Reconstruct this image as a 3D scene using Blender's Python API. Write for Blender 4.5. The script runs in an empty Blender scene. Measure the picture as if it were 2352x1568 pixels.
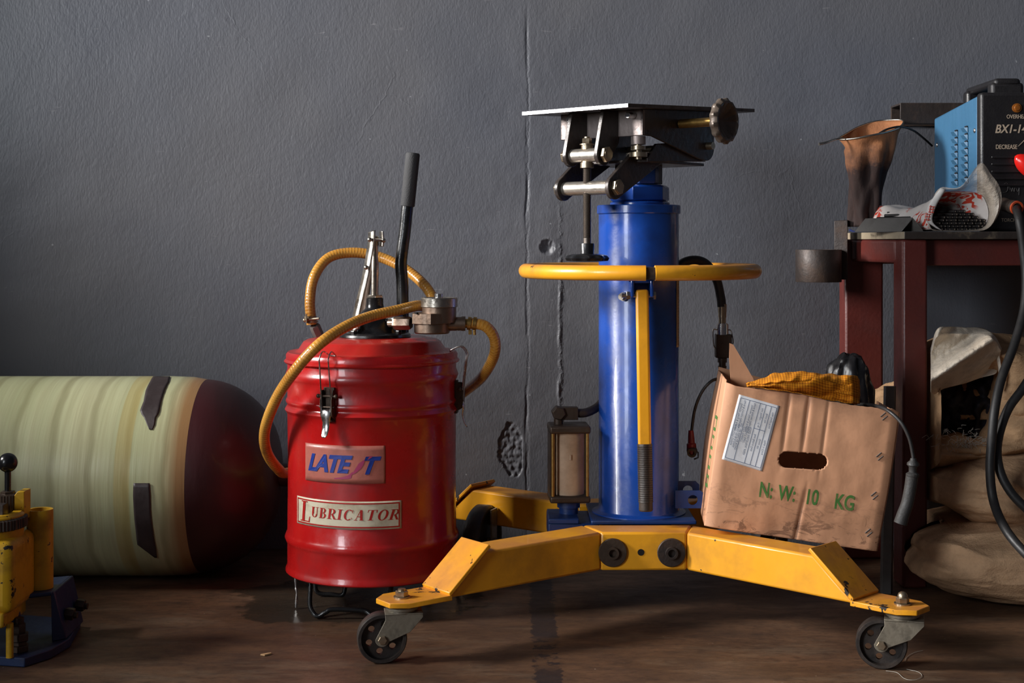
import bpy, bmesh, math, random
from mathutils import Vector, Matrix, noise
random.seed(7)
scene = bpy.context.scene
COL = scene.collection
V = Vector
PI = math.pi
F = 3267.0          # focal length in pixels of the 2352 px wide frame
CAMZ = 0.63
HOR = 560.0

# ---------------------------------------------------------------- camera
cam = bpy.data.cameras.new('camera')
cam.sensor_width = 36.0
cam.lens = F / 2352 * 36.0
cam.shift_y = -(784 - HOR) / 2352
cam.clip_start = 0.05
camo = bpy.data.objects.new('camera', cam)
camo.location = (0, 0, CAMZ)
camo.rotation_euler = (PI / 2, 0, 0)
COL.objects.link(camo)
scene.camera = camo
# ---------------------------------------------------------------- light
w = bpy.data.worlds.new('world')
scene.world = w
w.use_nodes = True
w.node_tree.nodes['Background'].inputs[0].default_value = (0.75, 0.80, 1.0, 1)
w.node_tree.nodes['Background'].inputs[1].default_value = 0.05


def area(name, loc, target, sx, sy, power, col, spread=180):
    l = bpy.data.lights.new(name, 'AREA')
    l.shape = 'RECTANGLE'
    l.size, l.size_y = sx, sy
    l.energy = power
    l.color = col
    l.spread = math.radians(spread)
    o = bpy.data.objects.new(name, l)
    o.location = loc
    o.rotation_euler = (V(target) - V(loc)).to_track_quat('-Z', 'Y').to_euler()
    COL.objects.link(o)
    return o


area('daylight_through_side_window', (-4.1, 1.55, 2.15), (0.2, 2.5, 0.75), 0.7, 1.5, 440, (1.0, 0.97, 0.94))
area('daylight_through_front_door', (-3.0, -1.0, 1.55), (0.2, 2.8, 1.25), 1.1, 1.6, 56, (0.90, 0.95, 1.0), 125)
scene.view_settings.view_transform = 'Standard'
scene.view_settings.look = 'None'
scene.view_settings.gamma = 1
scene.view_settings.use_curve_mapping = False
scene.view_settings.exposure = 0.0


def P(px, py, d):
    return V(((px - 1176) * d / F, d, CAMZ - (py - HOR) * d / F))


def lerp(a, b, t):
    return a + (b - a) * t


# ---------------------------------------------------------------- materials
class NT:
    def __init__(s, name):
        s.m = bpy.data.materials.new(name)
        s.m.use_nodes = True
        s.t = s.m.node_tree
        s.b = s.t.nodes['Principled BSDF']
        s.tc = s.t.nodes.new('ShaderNodeTexCoord')

    def n(s, typ, **kw):
        nd = s.t.nodes.new('ShaderNode' + typ)
        for k, v in kw.items():
            if k in ('operation', 'blend_type', 'data_type', 'wave_type', 'bands_direction', 'feature', 'interpolation_type', 'clamp'):
                setattr(nd, k, v)
        return nd

    def link(s, a, b):
        s.t.links.new(a, b)

    def set(s, sock, v):
        if hasattr(v, 'links') or hasattr(v, 'is_linked'):
            s.link(v, sock)
        elif isinstance(v, (tuple, list)) and len(v) == 3 and sock.type == 'RGBA':
            sock.default_value = (*v, 1)
        else:
            sock.default_value = v

    def math(s, op, a, b=0.0, c=0.0):
        nd = s.n('Math', operation=op)
        s.set(nd.inputs[0], a)
        s.set(nd.inputs[1], b)
        if op in ('SMOOTH_MIN', 'MULTIPLY_ADD', 'COMPARE'):
            s.set(nd.inputs[2], c)
        return nd.outputs[0]

    def mapr(s, v, a, b, c=0.0, d=1.0):
        nd = s.n('MapRange')
        s.set(nd.inputs[0], v)
        for i, x in enumerate((a, b, c, d)):
            nd.inputs[i + 1].default_value = x
        return nd.outputs[0]

    def noise(s, scale, detail=3, vec=None, stretch=None, rough=0.5, dist=0.0):
        nd = s.n('TexNoise')
        nd.inputs['Scale'].default_value = scale
        nd.inputs['Detail'].default_value = detail
        nd.inputs['Roughness'].default_value = rough
        nd.inputs['Distortion'].default_value = dist
        v = vec or s.tc.outputs['Object']
        if stretch:
            mp = s.n('Mapping')
            mp.inputs['Scale'].default_value = stretch
            s.link(v, mp.inputs[0])
            v = mp.outputs[0]
        s.link(v, nd.inputs['Vector'])
        return nd.outputs['Fac']

    def mix(s, fac, a, b, mode='MIX'):
        nd = s.n('Mix', data_type='RGBA', blend_type=mode)
        s.set(nd.inputs[0], fac)
        s.set(nd.inputs[6], a)
        s.set(nd.inputs[7], b)
        return nd.outputs[2]

    def sep(s, v):
        nd = s.n('SeparateXYZ')
        s.link(v, nd.inputs[0])
        return nd.outputs

    def bump(s, h, strength, dist=0.002, prev=None):
        nd = s.n('Bump')
        nd.inputs['Strength'].default_value = strength
        nd.inputs['Distance'].default_value = dist
        s.link(h, nd.inputs['Height'])
        if prev is not None:
            s.link(prev, nd.inputs['Normal'])
        return nd.outputs[0]

    def out(s, col=None, rough=None, metal=None, normal=None, coat=None, spec=None):
        i = s.b.inputs
        if col is not None: s.set(i['Base Color'], col)
        if rough is not None: s.set(i['Roughness'], rough)
        if metal is not None: s.set(i['Metallic'], metal)
        if normal is not None: s.link(normal, i['Normal'])
        if coat is not None: i['Coat Weight'].default_value = coat
        if spec is not None: i['Specular IOR Level'].default_value = spec
        return s.m


def paint(name, col, rough=0.4, metal=0.0, dirt=(0.03, 0.02, 0.015), dirt_amt=0.25, dirt_scale=9, chips=0.0, chipcol=(0.02, 0.015, 0.012),
          bump=0.15, bscale=160, var=0.18, coat=0.0, rvar=0.15, dust=None, spec=None, stretch=None):
    t = NT(name)
    c = tuple(col)
    n1 = t.noise(dirt_scale, 6, rough=0.62, stretch=stretch)
    dm = t.mapr(n1, 0.5, 0.78, 0, dirt_amt)
    n2 = t.noise(dirt_scale * 3.1, 3, stretch=stretch)
    c1 = t.mix(t.mapr(n2, 0.3, 0.7, 0, var), c, tuple(x * 0.55 for x in c))
    c1 = t.mix(dm, c1, dirt)
    if dust:
        g = t.n('NewGeometry')
        z = t.sep(g.outputs['Normal'])[2]
        up = t.mapr(z, 0.5, 0.95, 0, 1)
        up = t.math('MULTIPLY', up, t.mapr(t.noise(14, 5), 0.38, 0.62, 0.1, dust[1]))
        c1 = t.mix(up, c1, dust[0])
    rr = t.mapr(n1, 0.35, 0.7, max(rough - rvar * 0.5, 0.03), min(rough + rvar, 1))
    if chips > 0:
        n3 = t.noise(38, 4, rough=0.7)
        cm = t.mapr(n3, 0.735 - chips * 0.12, 0.755 - chips * 0.12)
        c1 = t.mix(cm, c1, chipcol)
    nm = t.bump(t.noise(bscale, 3), bump, 0.001)
    return t.out(c1, rr, metal, nm, coat, spec)


YEL = paint('yellow_enamel', (0.84, 0.37, 0.016), 0.34, dirt=(0.16, 0.06, 0.01), dirt_amt=0.6, dirt_scale=7, chips=0.35, bump=0.22, bscale=70,
            dust=((0.55, 0.20, 0.05), 0.55), coat=0.15)
YELC = paint('chipped_yellow_enamel', (0.84, 0.36, 0.016), 0.36, dirt=(0.20, 0.07, 0.02), dirt_amt=0.7, dirt_scale=18, chips=1.0, chipcol=(0.03, 0.022, 0.018), bump=0.3, bscale=70, dust=((0.55, 0.20, 0.06), 0.8))
YEL2 = paint('old_yellow_enamel', (0.66, 0.37, 0.012), 0.42, dirt=(0.10, 0.04, 0.01), dirt_amt=0.8, dirt_scale=14, chips=0.9, bump=0.5, bscale=60)
BLUE = paint('blue_enamel', (0.009, 0.060, 0.33), 0.25, dirt=(0.004, 0.014, 0.06), dirt_amt=0.75, dirt_scale=11, bump=0.15, bscale=120, coat=0.2, var=0.3)
BLUED = paint('dark_blue_enamel', (0.008, 0.035, 0.15), 0.4, dirt=(0.006, 0.008, 0.014), dirt_amt=0.8, dirt_scale=12, bump=0.3)
BLUE3 = paint('faded_blue_enamel', (0.008, 0.028, 0.10), 0.5, dirt=(0.03, 0.02, 0.02), dirt_amt=0.7, dirt_scale=16, bump=0.4)
RED = paint('red_enamel', (0.43, 0.008, 0.008), 0.27, dirt=(0.03, 0.008, 0.012), dirt_amt=0.55, dirt_scale=9, bump=0.3, bscale=60, coat=0.25, var=0.25,
            chips=0.12, rvar=0.25, dust=((0.42, 0.05, 0.03), 0.5))
BLACKM = paint('oily_black_metal', (0.040, 0.032, 0.029), 0.34, metal=0.1, dirt=(0.17, 0.13, 0.11), dirt_amt=0.5, dirt_scale=30, bump=0.6, bscale=120)
BLACKP = paint('black_paint', (0.010, 0.010, 0.011), 0.24, dirt=(0.05, 0.045, 0.04), dirt_amt=0.25, dirt_scale=20, bump=0.25)
STEEL = paint('worn_steel', (0.50, 0.46, 0.40), 0.3, metal=1, dirt=(0.10, 0.06, 0.035), dirt_amt=0.5, dirt_scale=40, bump=0.2, var=0.35)
CHROME = paint('bright_steel', (0.72, 0.71, 0.70), 0.22, metal=1, dirt=(0.2, 0.17, 0.14), dirt_amt=0.3, dirt_scale=50, bump=0.05, var=0.2)
ZINC = paint('yellow_zinc', (0.42, 0.34, 0.24), 0.34, metal=0.9, dirt=(0.08, 0.05, 0.03), dirt_amt=0.5, dirt_scale=60, bump=0.2)
EDGE = paint('lit_plate_edge', (0.42, 0.42, 0.44), 0.38, metal=0.9, dirt=(0.12, 0.1, 0.09), dirt_amt=0.4, dirt_scale=60, bump=0.8, bscale=260)  # brighter tone paints light onto the plate edges that face it
EDGE_SHADED = paint('shaded_plate_edge', (0.10, 0.075, 0.058), 0.5, metal=0.4, dirt=(0.02, 0.014, 0.01), dirt_amt=0.6, dirt_scale=60, bump=0.7, bscale=260)  # darker brown copy paints the right plate edge as turned from the light
BRONZE = paint('tarnished_alloy', (0.22, 0.155, 0.115), 0.36, metal=0.85, dirt=(0.05, 0.03, 0.02), dirt_amt=0.6, dirt_scale=26, bump=0.3)
BRASS = paint('old_brass', (0.45, 0.27, 0.08), 0.35, metal=0.9, dirt=(0.06, 0.035, 0.015), dirt_amt=0.6, dirt_scale=50, bump=0.3)
CANIS = paint('dirty_beige_metal', (0.55, 0.38, 0.25), 0.5, dirt=(0.22, 0.13, 0.07), dirt_amt=0.8, dirt_scale=11, bump=0.2)
DKBRZ = paint('dark_bronze', (0.075, 0.05, 0.035), 0.45, metal=0.5, dirt=(0.02, 0.012, 0.008), dirt_amt=0.6, dirt_scale=30, bump=0.4)
RUBBER = paint('black_rubber', (0.017, 0.016, 0.016), 0.5, dirt=(0.06, 0.045, 0.035), dirt_amt=0.3, dirt_scale=25, bump=0.3)
RUBBERB = paint('brown_black_rubber', (0.035, 0.024, 0.019), 0.45, dirt=(0.09, 0.06, 0.04), dirt_amt=0.4, dirt_scale=25, bump=0.4)
GRIP = paint('grey_foam_grip', (0.045, 0.045, 0.048), 0.75, dirt=(0.08, 0.075, 0.07), dirt_amt=0.3, dirt_scale=20, bump=0.6, bscale=500)
WHEELM = paint('wheel_brown_black', (0.020, 0.015, 0.013), 0.5, dirt=(0.09, 0.055, 0.035), dirt_amt=0.5, dirt_scale=30, bump=0.4)
FORK = paint('dirty_galvanised', (0.24, 0.21, 0.16), 0.42, metal=0.4, dirt=(0.045, 0.035, 0.024), dirt_amt=1.0, dirt_scale=38, bump=0.4)
MAROON = paint('maroon_paint', (0.115, 0.022, 0.017), 0.4, dirt=(0.03, 0.010, 0.010), dirt_amt=0.6, dirt_scale=9, bump=0.5, bscale=150)
TOPP = paint('chipped_table_plate', (0.035, 0.026, 0.022), 0.5, dirt=(0.33, 0.25, 0.16), dirt_amt=1.0, dirt_scale=17, bump=0.5, var=0.5)
DARKST = paint('dark_scale_steel', (0.045, 0.034, 0.030), 0.45, metal=0.4, dirt=(0.12, 0.06, 0.03), dirt_amt=0.5, dirt_scale=22, bump=0.5)
GREYST = paint('grey_mild_steel', (0.15, 0.14, 0.13), 0.4, metal=0.25, dirt=(0.05, 0.04, 0.03), dirt_amt=0.5, dirt_scale=20, bump=0.3)
WBLUE = paint('light_blue_panel', (0.040, 0.13, 0.235), 0.4, dirt=(0.03, 0.12, 0.25), dirt_amt=0.6, dirt_scale=10, bump=0.3, stretch=(3, 3, 0.4))
WBLACK = paint('black_plastic', (0.010, 0.009, 0.010), 0.42, dirt=(0.03, 0.025, 0.024), dirt_amt=0.3, bump=0.3, bscale=300)
REDPL = paint('red_plastic', (0.62, 0.012, 0.008), 0.25, dirt=(0.2, 0.01, 0.01), dirt_amt=0.2, bump=0.02)
GREYRUB = paint('grey_rubber', (0.030, 0.029, 0.028), 0.6, dirt=(0.03, 0.026, 0.022), dirt_amt=0.6, dirt_scale=60, bump=0.5, bscale=300)
PANELTXT = paint('panel_lettering', (0.40, 0.32, 0.24), 0.5, dirt_amt=0.2, bump=0)
GREENINK = paint('green_ink', (0.06, 0.19, 0.035), 0.7, dirt=(0.40, 0.22, 0.12), dirt_amt=0.5, dirt_scale=60, bump=0)
BLUEINK = paint('blue_ink', (0.012, 0.035, 0.24), 0.4, dirt=(0.01, 0.01, 0.06), dirt_amt=0.6, dirt_scale=30, bump=0)
REDINK = paint('red_ink', (0.40, 0.012, 0.010), 0.4, dirt=(0.10, 0.02, 0.01), dirt_amt=0.5, dirt_scale=30, bump=0)
PINKINK = paint('magenta_ink', (0.32, 0.035, 0.10), 0.4, dirt=(0.2, 0.04, 0.06), dirt_amt=0.6, dirt_scale=30, bump=0)
PINKST = paint('faded_pink_sticker', (0.40, 0.12, 0.09), 0.4, dirt=(0.17, 0.05, 0.03), dirt_amt=0.9, dirt_scale=22, bump=0.2)
CREAMST = paint('stained_cream_sticker', (0.62, 0.56, 0.42), 0.42, dirt=(0.24, 0.17, 0.08), dirt_amt=0.95, dirt_scale=20, bump=0.2)
PAPER = paint('white_paper_label', (0.78, 0.79, 0.82), 0.6, dirt=(0.38, 0.34, 0.30), dirt_amt=0.8, dirt_scale=14, bump=0.1, var=0.08)
LABINK = paint('grey_blue_print', (0.13, 0.17, 0.26), 0.6, dirt_amt=0.1, bump=0)
SCALEL = paint('yellowed_scale_tag', (0.30, 0.22, 0.12), 0.45, dirt=(0.08, 0.05, 0.03), dirt_amt=0.8, dirt_scale=30, bump=0.1)
TAPE = paint('dark_tape', (0.040, 0.028, 0.028), 0.5, dirt=(0.09, 0.065, 0.06), dirt_amt=0.5, dirt_scale=24, bump=0.6, bscale=60)
ROPEB = paint('blue_cord', (0.015, 0.03, 0.16), 0.5, bump=0)
CHIPW = paint('raw_wood', (0.55, 0.33, 0.16), 0.7, bump=0.3)
THREAD = paint('pale_fibre', (0.5, 0.46, 0.4), 0.6, bump=0)
GLASSY = paint('orange_lens', (0.22, 0.07, 0.01), 0.25, bump=0)


def m_cardboard():
    t = NT('cardboard')
    x, y, z = t.sep(t.tc.outputs['Object'])[:3]
    n = t.noise(7, 6, rough=0.65)
    c = t.mix(t.mapr(n, 0.3, 0.75, 0, 0.5), (0.66, 0.34, 0.19), (0.50, 0.24, 0.125))
    # scuffs near the bottom edge
    sc = t.noise(26, 6, stretch=(1, 1, 2.2), rough=0.75, dist=1.2)
    low = t.mapr(z, 0.015, 0.085, 1.0, 0.0)
    k = t.math('MULTIPLY', t.mapr(sc, 0.52, 0.60), low)
    c = t.mix(t.math('MULTIPLY', k, 0.65), c, (0.09, 0.04, 0.022))
    sp = t.noise(70, 3)
    c = t.mix(t.mapr(sp, 0.74, 0.78, 0, 0.6), c, (0.10, 0.05, 0.03))
    gr = t.noise(11, 5, rough=0.7)
    c = t.mix(t.mapr(gr, 0.54, 0.72, 0, 0.4), c, (0.20, 0.09, 0.05))
    fl = t.noise(400, 2, stretch=(1, 1, 0.05))
    nm = t.bump(fl, 0.04, 0.0006)
    nm = t.bump(t.noise(16, 4), 0.3, 0.006, nm)
    return t.out(c, 0.62, 0, nm)


def m_wall():
    t = NT('grey_painted_plaster')
    o = t.tc.outputs['Object']
    x, y, z = t.sep(o)[:3]
    big = t.noise(1.6, 4)
    c = t.mix(t.mapr(big, 0.3, 0.7), (0.098, 0.106, 0.130), (0.118, 0.118, 0.128))
    sp = t.noise(55, 2)
    c = t.mix(t.mapr(sp, 0.78, 0.80, 0, 0.8), c, (0.30, 0.31, 0.33))
    scr = t.noise(26, 4, stretch=(0.5, 1, 4), dist=1.5)
    c = t.mix(t.mapr(scr, 0.715, 0.74, 0, 0.35), c, (0.30, 0.29, 0.30))
    fine = t.noise(270, 3, stretch=(1.0, 1.0, 0.45))
    mid = t.noise(95, 4, stretch=(1.0, 1, 0.7))
    nm = t.bump(fine, 0.42, 0.0012)
    nm = t.bump(mid, 0.28, 0.0020, nm)
    # ridges left by old cracks painted over
    r1 = t.noise(9, 5, rough=0.7)
    wob = t.mapr(t.noise(14, 5, rough=0.75), 0.2, 0.8, -0.012, 0.012)

    def seam(x0, z0, z1, wd):
        d = t.math('ABSOLUTE', t.math('ADD', t.math('SUBTRACT', x, x0), t.math('MULTIPLY', wob, 0.5)))
        m = t.mapr(d, 0.0, wd, 1, 0)
        m = t.math('MULTIPLY', m, t.mapr(z, z0 - 0.05, z0, 0, 1))
        return t.math('MULTIPLY', m, t.mapr(z, z1, z1 + 0.15, 1, 0))
    s1 = seam(0.033, 0.05, 1.0, 0.004)
    s2 = t.math('MULTIPLY', seam(0.100, 0.25, 0.62, 0.006), t.mapr(t.noise(60, 3), 0.42, 0.6))
    nm = t.bump(t.math('SUBTRACT', t.math('MULTIPLY', s2, 1.3), t.math('MULTIPLY', s1, 0.5)), 0.6, 0.002, nm)
    # long hair cracks
    vr = t.n('TexVoronoi', feature='DISTANCE_TO_EDGE')
    mp = t.n('Mapping')
    mp.inputs['Scale'].default_value = (2.6, 1, 2.0)
    nz = t.n('TexNoise'); nz.inputs['Scale'].default_value = 5; nz.inputs['Detail'].default_value = 5
    t.link(o, nz.inputs['Vector'])
    add = t.n('Mix', data_type='RGBA', blend_type='ADD'); add.inputs[0].default_value = 0.22
    t.link(o, add.inputs[6]); t.link(nz.outputs['Color'], add.inputs[7])
    t.link(add.outputs[2], mp.inputs[0]); t.link(mp.outputs[0], vr.inputs['Vector']); vr.inputs['Scale'].default_value = 1.5
    cr = t.mapr(vr.outputs['Distance'], 0.0, 0.008, 1, 0)
    cr = t.math('MULTIPLY', cr, t.mapr(t.noise(3.3, 3), 0.55, 0.66))
    nm = t.bump(cr, 0.22, 0.001, nm)
    return t.out(c, t.mapr(big, 0.3, 0.7, 0.40, 0.50), 0, nm, spec=0.5)


def m_floor():
    t = NT('stained_brown_concrete')
    o = t.tc.outputs['Object']
    x, y, z = t.sep(o)[:3]
    n1 = t.noise(3.0, 7, rough=0.62, stretch=(0.8, 1.6, 1))
    n2 = t.noise(17, 6, rough=0.7, stretch=(0.7, 1.5, 1), dist=0.4)
    c = t.mix(t.mapr(n1, 0.32, 0.68), (0.065, 0.033, 0.018), (0.20, 0.105, 0.056))
    c = t.mix(t.mapr(n2, 0.42, 0.72, 0, 0.8), c, (0.038, 0.020, 0.013))
    n4 = t.noise(8, 5, stretch=(0.5, 1.6, 1), rough=0.7)
    c = t.mix(t.mapr(n4, 0.52, 0.72, 0, 0.75), c, (0.20, 0.135, 0.085))
    n5 = t.noise(70, 5, rough=0.75, stretch=(0.7, 1.4, 1))
    c = t.mix(t.mapr(n5, 0.50, 0.68, 0, 0.55), c, (0.030, 0.017, 0.011))
    n6 = t.noise(1.7, 4, rough=0.6)
    c = t.mix(t.mapr(n6, 0.45, 0.65, 0, 0.45), c, (0.060, 0.026, 0.012))
    # dark tar stripe running away from the camera
    edge = t.mapr(t.noise(55, 5, rough=0.7), 0.2, 0.8, -0.012, 0.012)
    dx = t.math('ABSOLUTE', t.math('ADD', t.math('SUBTRACT', x, 0.053), edge))
    st = t.mapr(dx, 0.019, 0.022, 1, 0)
    hole = t.math('MULTIPLY', t.mapr(t.noise(38, 5, rough=0.7), 0.46, 0.50), t.mapr(t.math('ABSOLUTE', t.math('SUBTRACT', y, 2.19)), 0.05, 0.10, 1, 0))
    st = t.math('MULTIPLY', st, t.math('SUBTRACT', 1.0, hole))
    c = t.mix(t.math('MULTIPLY', st, 0.8), c, (0.014, 0.011, 0.014))
    # oil puddle under the drum
    ex = t.math('MULTIPLY', t.math('SUBTRACT', x, -0.27), 4.2)
    ey = t.math('MULTIPLY', t.math('SUBTRACT', y, 2.52), 6.0)
    r = t.math('SQRT', t.math('ADD', t.math('MULTIPLY', ex, ex), t.math('MULTIPLY', ey, ey)))
    r = t.math('ADD', r, t.mapr(t.noise(9, 5, rough=0.6), 0.2, 0.8, -0.35, 0.35))
    pud = t.mapr(r, 0.92, 1.0, 1, 0)
    c = t.mix(t.math('MULTIPLY', pud, 0.72), c, (0.030, 0.026, 0.020))
    sp = t.noise(150, 2)
    c = t.mix(t.mapr(sp, 0.765, 0.78, 0, 0.8), c, (0.5, 0.42, 0.3))
    rg = t.math('SUBTRACT', t.mapr(n2, 0.3, 0.7, 0.42, 0.62), t.math('MULTIPLY', pud, 0.22))
    nm = t.bump(t.noise(60, 5), 0.35, 0.0015)
    nm = t.bump(n1, 0.3, 0.01, nm)
    return t.out(c, rg, 0, nm)


def m_burlap(name, c0, c1, weave=330):
    t = NT(name)
    n = t.noise(7, 6, rough=0.65)
    st = t.noise(34, 5, rough=0.7)
    c = t.mix(t.mapr(n, 0.3, 0.7), c0, c1)
    c = t.mix(t.mapr(st, 0.45, 0.7, 0, 0.55), c, tuple(v * 0.45 for v in c0))
    b1 = t.noise(weave, 2)
    nm = t.bump(b1, 0.7, 0.0015)
    nm = t.bump(t.noise(14, 4, stretch=(0.8, 1, 1.3), dist=1.2), 0.65, 0.010, nm)
    nm = t.bump(t.noise(48, 4, stretch=(0.6, 1, 1.6), dist=0.8), 0.45, 0.003, nm)
    return t.out(c, 0.85, 0, nm, spec=0.2)


def m_tank():
    t = NT('wound_glass_fibre')
    o = t.tc.outputs['Object']
    x, y, z = t.sep(o)[:3]
    a = t.noise(9, 5, stretch=(1.0, 0.07, 0.07), rough=0.6)
    b = t.noise(70, 4, stretch=(1.0, 0.03, 0.03), rough=0.7)
    c = t.mix(t.mapr(a, 0.35, 0.65), (0.46, 0.49, 0.27), (0.60, 0.60, 0.36))
    c = t.mix(t.mapr(b, 0.4, 0.7, 0, 0.45), c, (0.36, 0.32, 0.17))
    # overlapping bands
    wv = t.n('TexWave', wave_type='BANDS', bands_direction='X')
    wv.inputs['Scale'].default_value = 5.2
    wv.inputs['Distortion'].default_value = 1.2
    wv.inputs['Detail'].default_value = 2
    wv.inputs['Detail Scale'].default_value = 0.6
    c = t.mix(t.mapr(wv.outputs['Fac'], 0.0, 0.16, 0.4, 0), c, (0.20, 0.17, 0.07))
    # amber scorched rim and old sticker ghost
    am = t.mapr(x, 0.325, 0.352, 0, 0.85)
    c = t.mix(am, c, (0.30, 0.13, 0.04))
    gh = t.math('MULTIPLY', t.mapr(t.math('ABSOLUTE', t.math('SUBTRACT', x, 0.255)), 0.013, 0.015, 1, 0), 0.5)
    c = t.mix(gh, c, (0.50, 0.38, 0.12))
    nm = t.bump(a, 0.35, 0.006)
    nm = t.bump(b, 0.3, 0.0015, nm)
    nm = t.bump(wv.outputs['Fac'], 0.12, 0.004, nm)
    return t.out(c, 0.32, 0, nm, coat=0.35)


def m_dome():
    t = NT('dark_red_resin')
    n = t.noise(14, 5, stretch=(1, 0.3, 0.3))
    c = t.mix(t.mapr(n, 0.3, 0.7), (0.050, 0.010, 0.012), (0.028, 0.008, 0.008))
    nm = t.bump(t.noise(60, 4, stretch=(1, 0.3, 0.3)), 0.3, 0.002)
    return t.out(c, 0.42, 0, nm, coat=0.1)


def m_hose():
    t = NT('braided_amber_hose')
    uv = t.tc.outputs['UV']
    u, v = t.sep(uv)[:2]
    a = t.math('SINE', t.math('MULTIPLY', t.math('ADD', u, t.math('MULTIPLY', v, 0.012)), 1150))
    b = t.math('SINE', t.math('MULTIPLY', t.math('SUBTRACT', u, t.math('MULTIPLY', v, 0.012)), 1150))
    w_ = t.math('MAXIMUM', a, b)
    n = t.noise(13, 4)
    c = t.mix(t.mapr(n, 0.35, 0.65), (0.58, 0.27, 0.035), (0.34, 0.13, 0.015))
    c = t.mix(t.mapr(w_, 0.4, 1.0, 0, 0.35), c, (0.70, 0.42, 0.12))
    c = t.mix(t.mapr(t.noise(28, 4), 0.56, 0.75, 0, 0.6), c, (0.10, 0.05, 0.02))
    nm = t.bump(w_, 0.25, 0.0006)
    t.b.inputs['Subsurface Weight'].default_value = 0.25
    t.b.inputs['Subsurface Radius'].default_value = (0.01, 0.005, 0.001)
    return t.out(c, 0.28, 0, nm, coat=0.3)


def m_gingham():
    t = NT('orange_gingham')
    u, v = t.sep(t.tc.outputs['UV'])[:2]
    def stripe(q):
        f = t.math('FRACT', t.math('MULTIPLY', q, 205))
        return t.mapr(f, 0.42, 0.58)
    s = t.math('MULTIPLY', t.math('ADD', stripe(u), stripe(v)), 0.5)
    c = t.mix(s, (0.78, 0.30, 0.014), (0.36, 0.10, 0.006))
    c = t.mix(t.mapr(t.noise(20, 4), 0.5, 0.75, 0, 0.5), c, (0.14, 0.07, 0.015))
    nm = t.bump(t.noise(600, 2), 0.4, 0.0008)
    return t.out(c, 0.8, 0, nm, spec=0.2)


def m_packet():
    t = NT('printed_electrode_wrapper')
    u, v = t.sep(t.tc.outputs['UV'])[:2]
    o = t.tc.outputs['UV']
    n = t.noise(6, 2, vec=o)
    s = t.math('SINE', t.math('ADD', t.math('MULTIPLY', v, 60), t.math('MULTIPLY', n, 40)))
    band = t.mapr(t.noise(2.2, 1, vec=o), 0.48, 0.53)
    m = t.math('MULTIPLY', t.mapr(s, -0.1, 0.1), band)
    c = t.mix(m, (0.66, 0.60, 0.56), (0.55, 0.055, 0.03))
    nm = t.bump(t.noise(40, 4), 0.5, 0.004)
    return t.out(c, 0.45, 0, nm)


def m_plastic():
    t = NT('cloudy_plastic_film')
    n = t.noise(22, 6, rough=0.6, dist=0.5)
    c = t.mix(t.mapr(n, 0.3, 0.7), (0.70, 0.62, 0.53), (0.45, 0.37, 0.29))
    nm = t.bump(n, 0.8, 0.01)
    t.b.inputs['Alpha'].default_value = 0.62
    a = t.mapr(n, 0.3, 0.7, 0.35, 0.85)
    t.link(a, t.b.inputs['Alpha'])
    t.b.inputs['Subsurface Weight'].default_value = 0.0
    return t.out(c, 0.3, 0, nm)


def m_sock():
    t = NT('tea_stained_cloth')
    x, y, z = t.sep(t.tc.outputs['Object'])[:3]
    n = t.noise(16, 6, rough=0.65)
    zz = t.math('ADD', z, t.mapr(n, 0.3, 0.7, -0.03, 0.03))
    h = t.mapr(zz, 0.125, 0.175)
    c = t.mix(h, (0.040, 0.026, 0.024), (0.36, 0.15, 0.065))
    c = t.mix(t.mapr(n, 0.45, 0.8, 0, 0.4), c, (0.11, 0.05, 0.035))
    nm = t.bump(t.noise(300, 2), 0.3, 0.001)
    nm = t.bump(t.noise(24, 4, stretch=(1.5, 1.5, 0.6)), 0.6, 0.006, nm)
    return t.out(c, 0.75, 0, nm, spec=0.2)


WALL = m_wall(); FLOOR = m_floor(); CARD = m_cardboard()
BURLAP = m_burlap('brown_burlap', (0.64, 0.40, 0.22), (0.45, 0.265, 0.14))
BURLAP2 = m_burlap('grey_brown_burlap', (0.62, 0.39, 0.225), (0.43, 0.26, 0.145))
WHITESACK = m_burlap('white_woven_sack', (0.80, 0.72, 0.61), (0.62, 0.50, 0.37))
TANK = m_tank(); DOME = m_dome(); HOSE = m_hose(); GING = m_gingham(); PACK = m_packet(); FILM = m_plastic(); SOCK = m_sock()
BINBAG = paint('black_bin_bag', (0.012, 0.011, 0.012), 0.3, dirt=(0.03, 0.028, 0.028), dirt_amt=0.3, bump=1.0, bscale=30)
DARKCL = paint('dark_navy_rags', (0.014, 0.013, 0.022), 0.7, dirt=(0.05, 0.028, 0.04), dirt_amt=0.6, dirt_scale=25, bump=1.0, bscale=30)


# ---------------------------------------------------------------- mesh builder
def frame(axis):
    a = V(axis).normalized()
    h = V((0, 0, 1)) if abs(a.z) < 0.9 else V((1, 0, 0))
    u = h.cross(a).normalized()
    v = a.cross(u).normalized()
    return u, v, a


def crom(pts, k=8, closed=False):
    pts = [V(p) for p in pts]
    out = []
    n = len(pts)
    rng = range(n if closed else n - 1)
    for i in rng:
        p0 = pts[(i - 1) % n] if (closed or i > 0) else pts[0] * 2 - pts[1]
        p1 = pts[i]
        p2 = pts[(i + 1) % n]
        p3 = pts[(i + 2) % n] if (closed or i + 2 < n) else pts[-1] * 2 - pts[-2]
        for j in range(k):
            t = j / k
            out.append(0.5 * ((2 * p1) + (p2 - p0) * t + (2 * p0 - 5 * p1 + 4 * p2 - p3) * t * t + (3 * p1 - p0 - 3 * p2 + p3) * t ** 3))
    if not closed:
        out.append(pts[-1])
    return out


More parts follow.
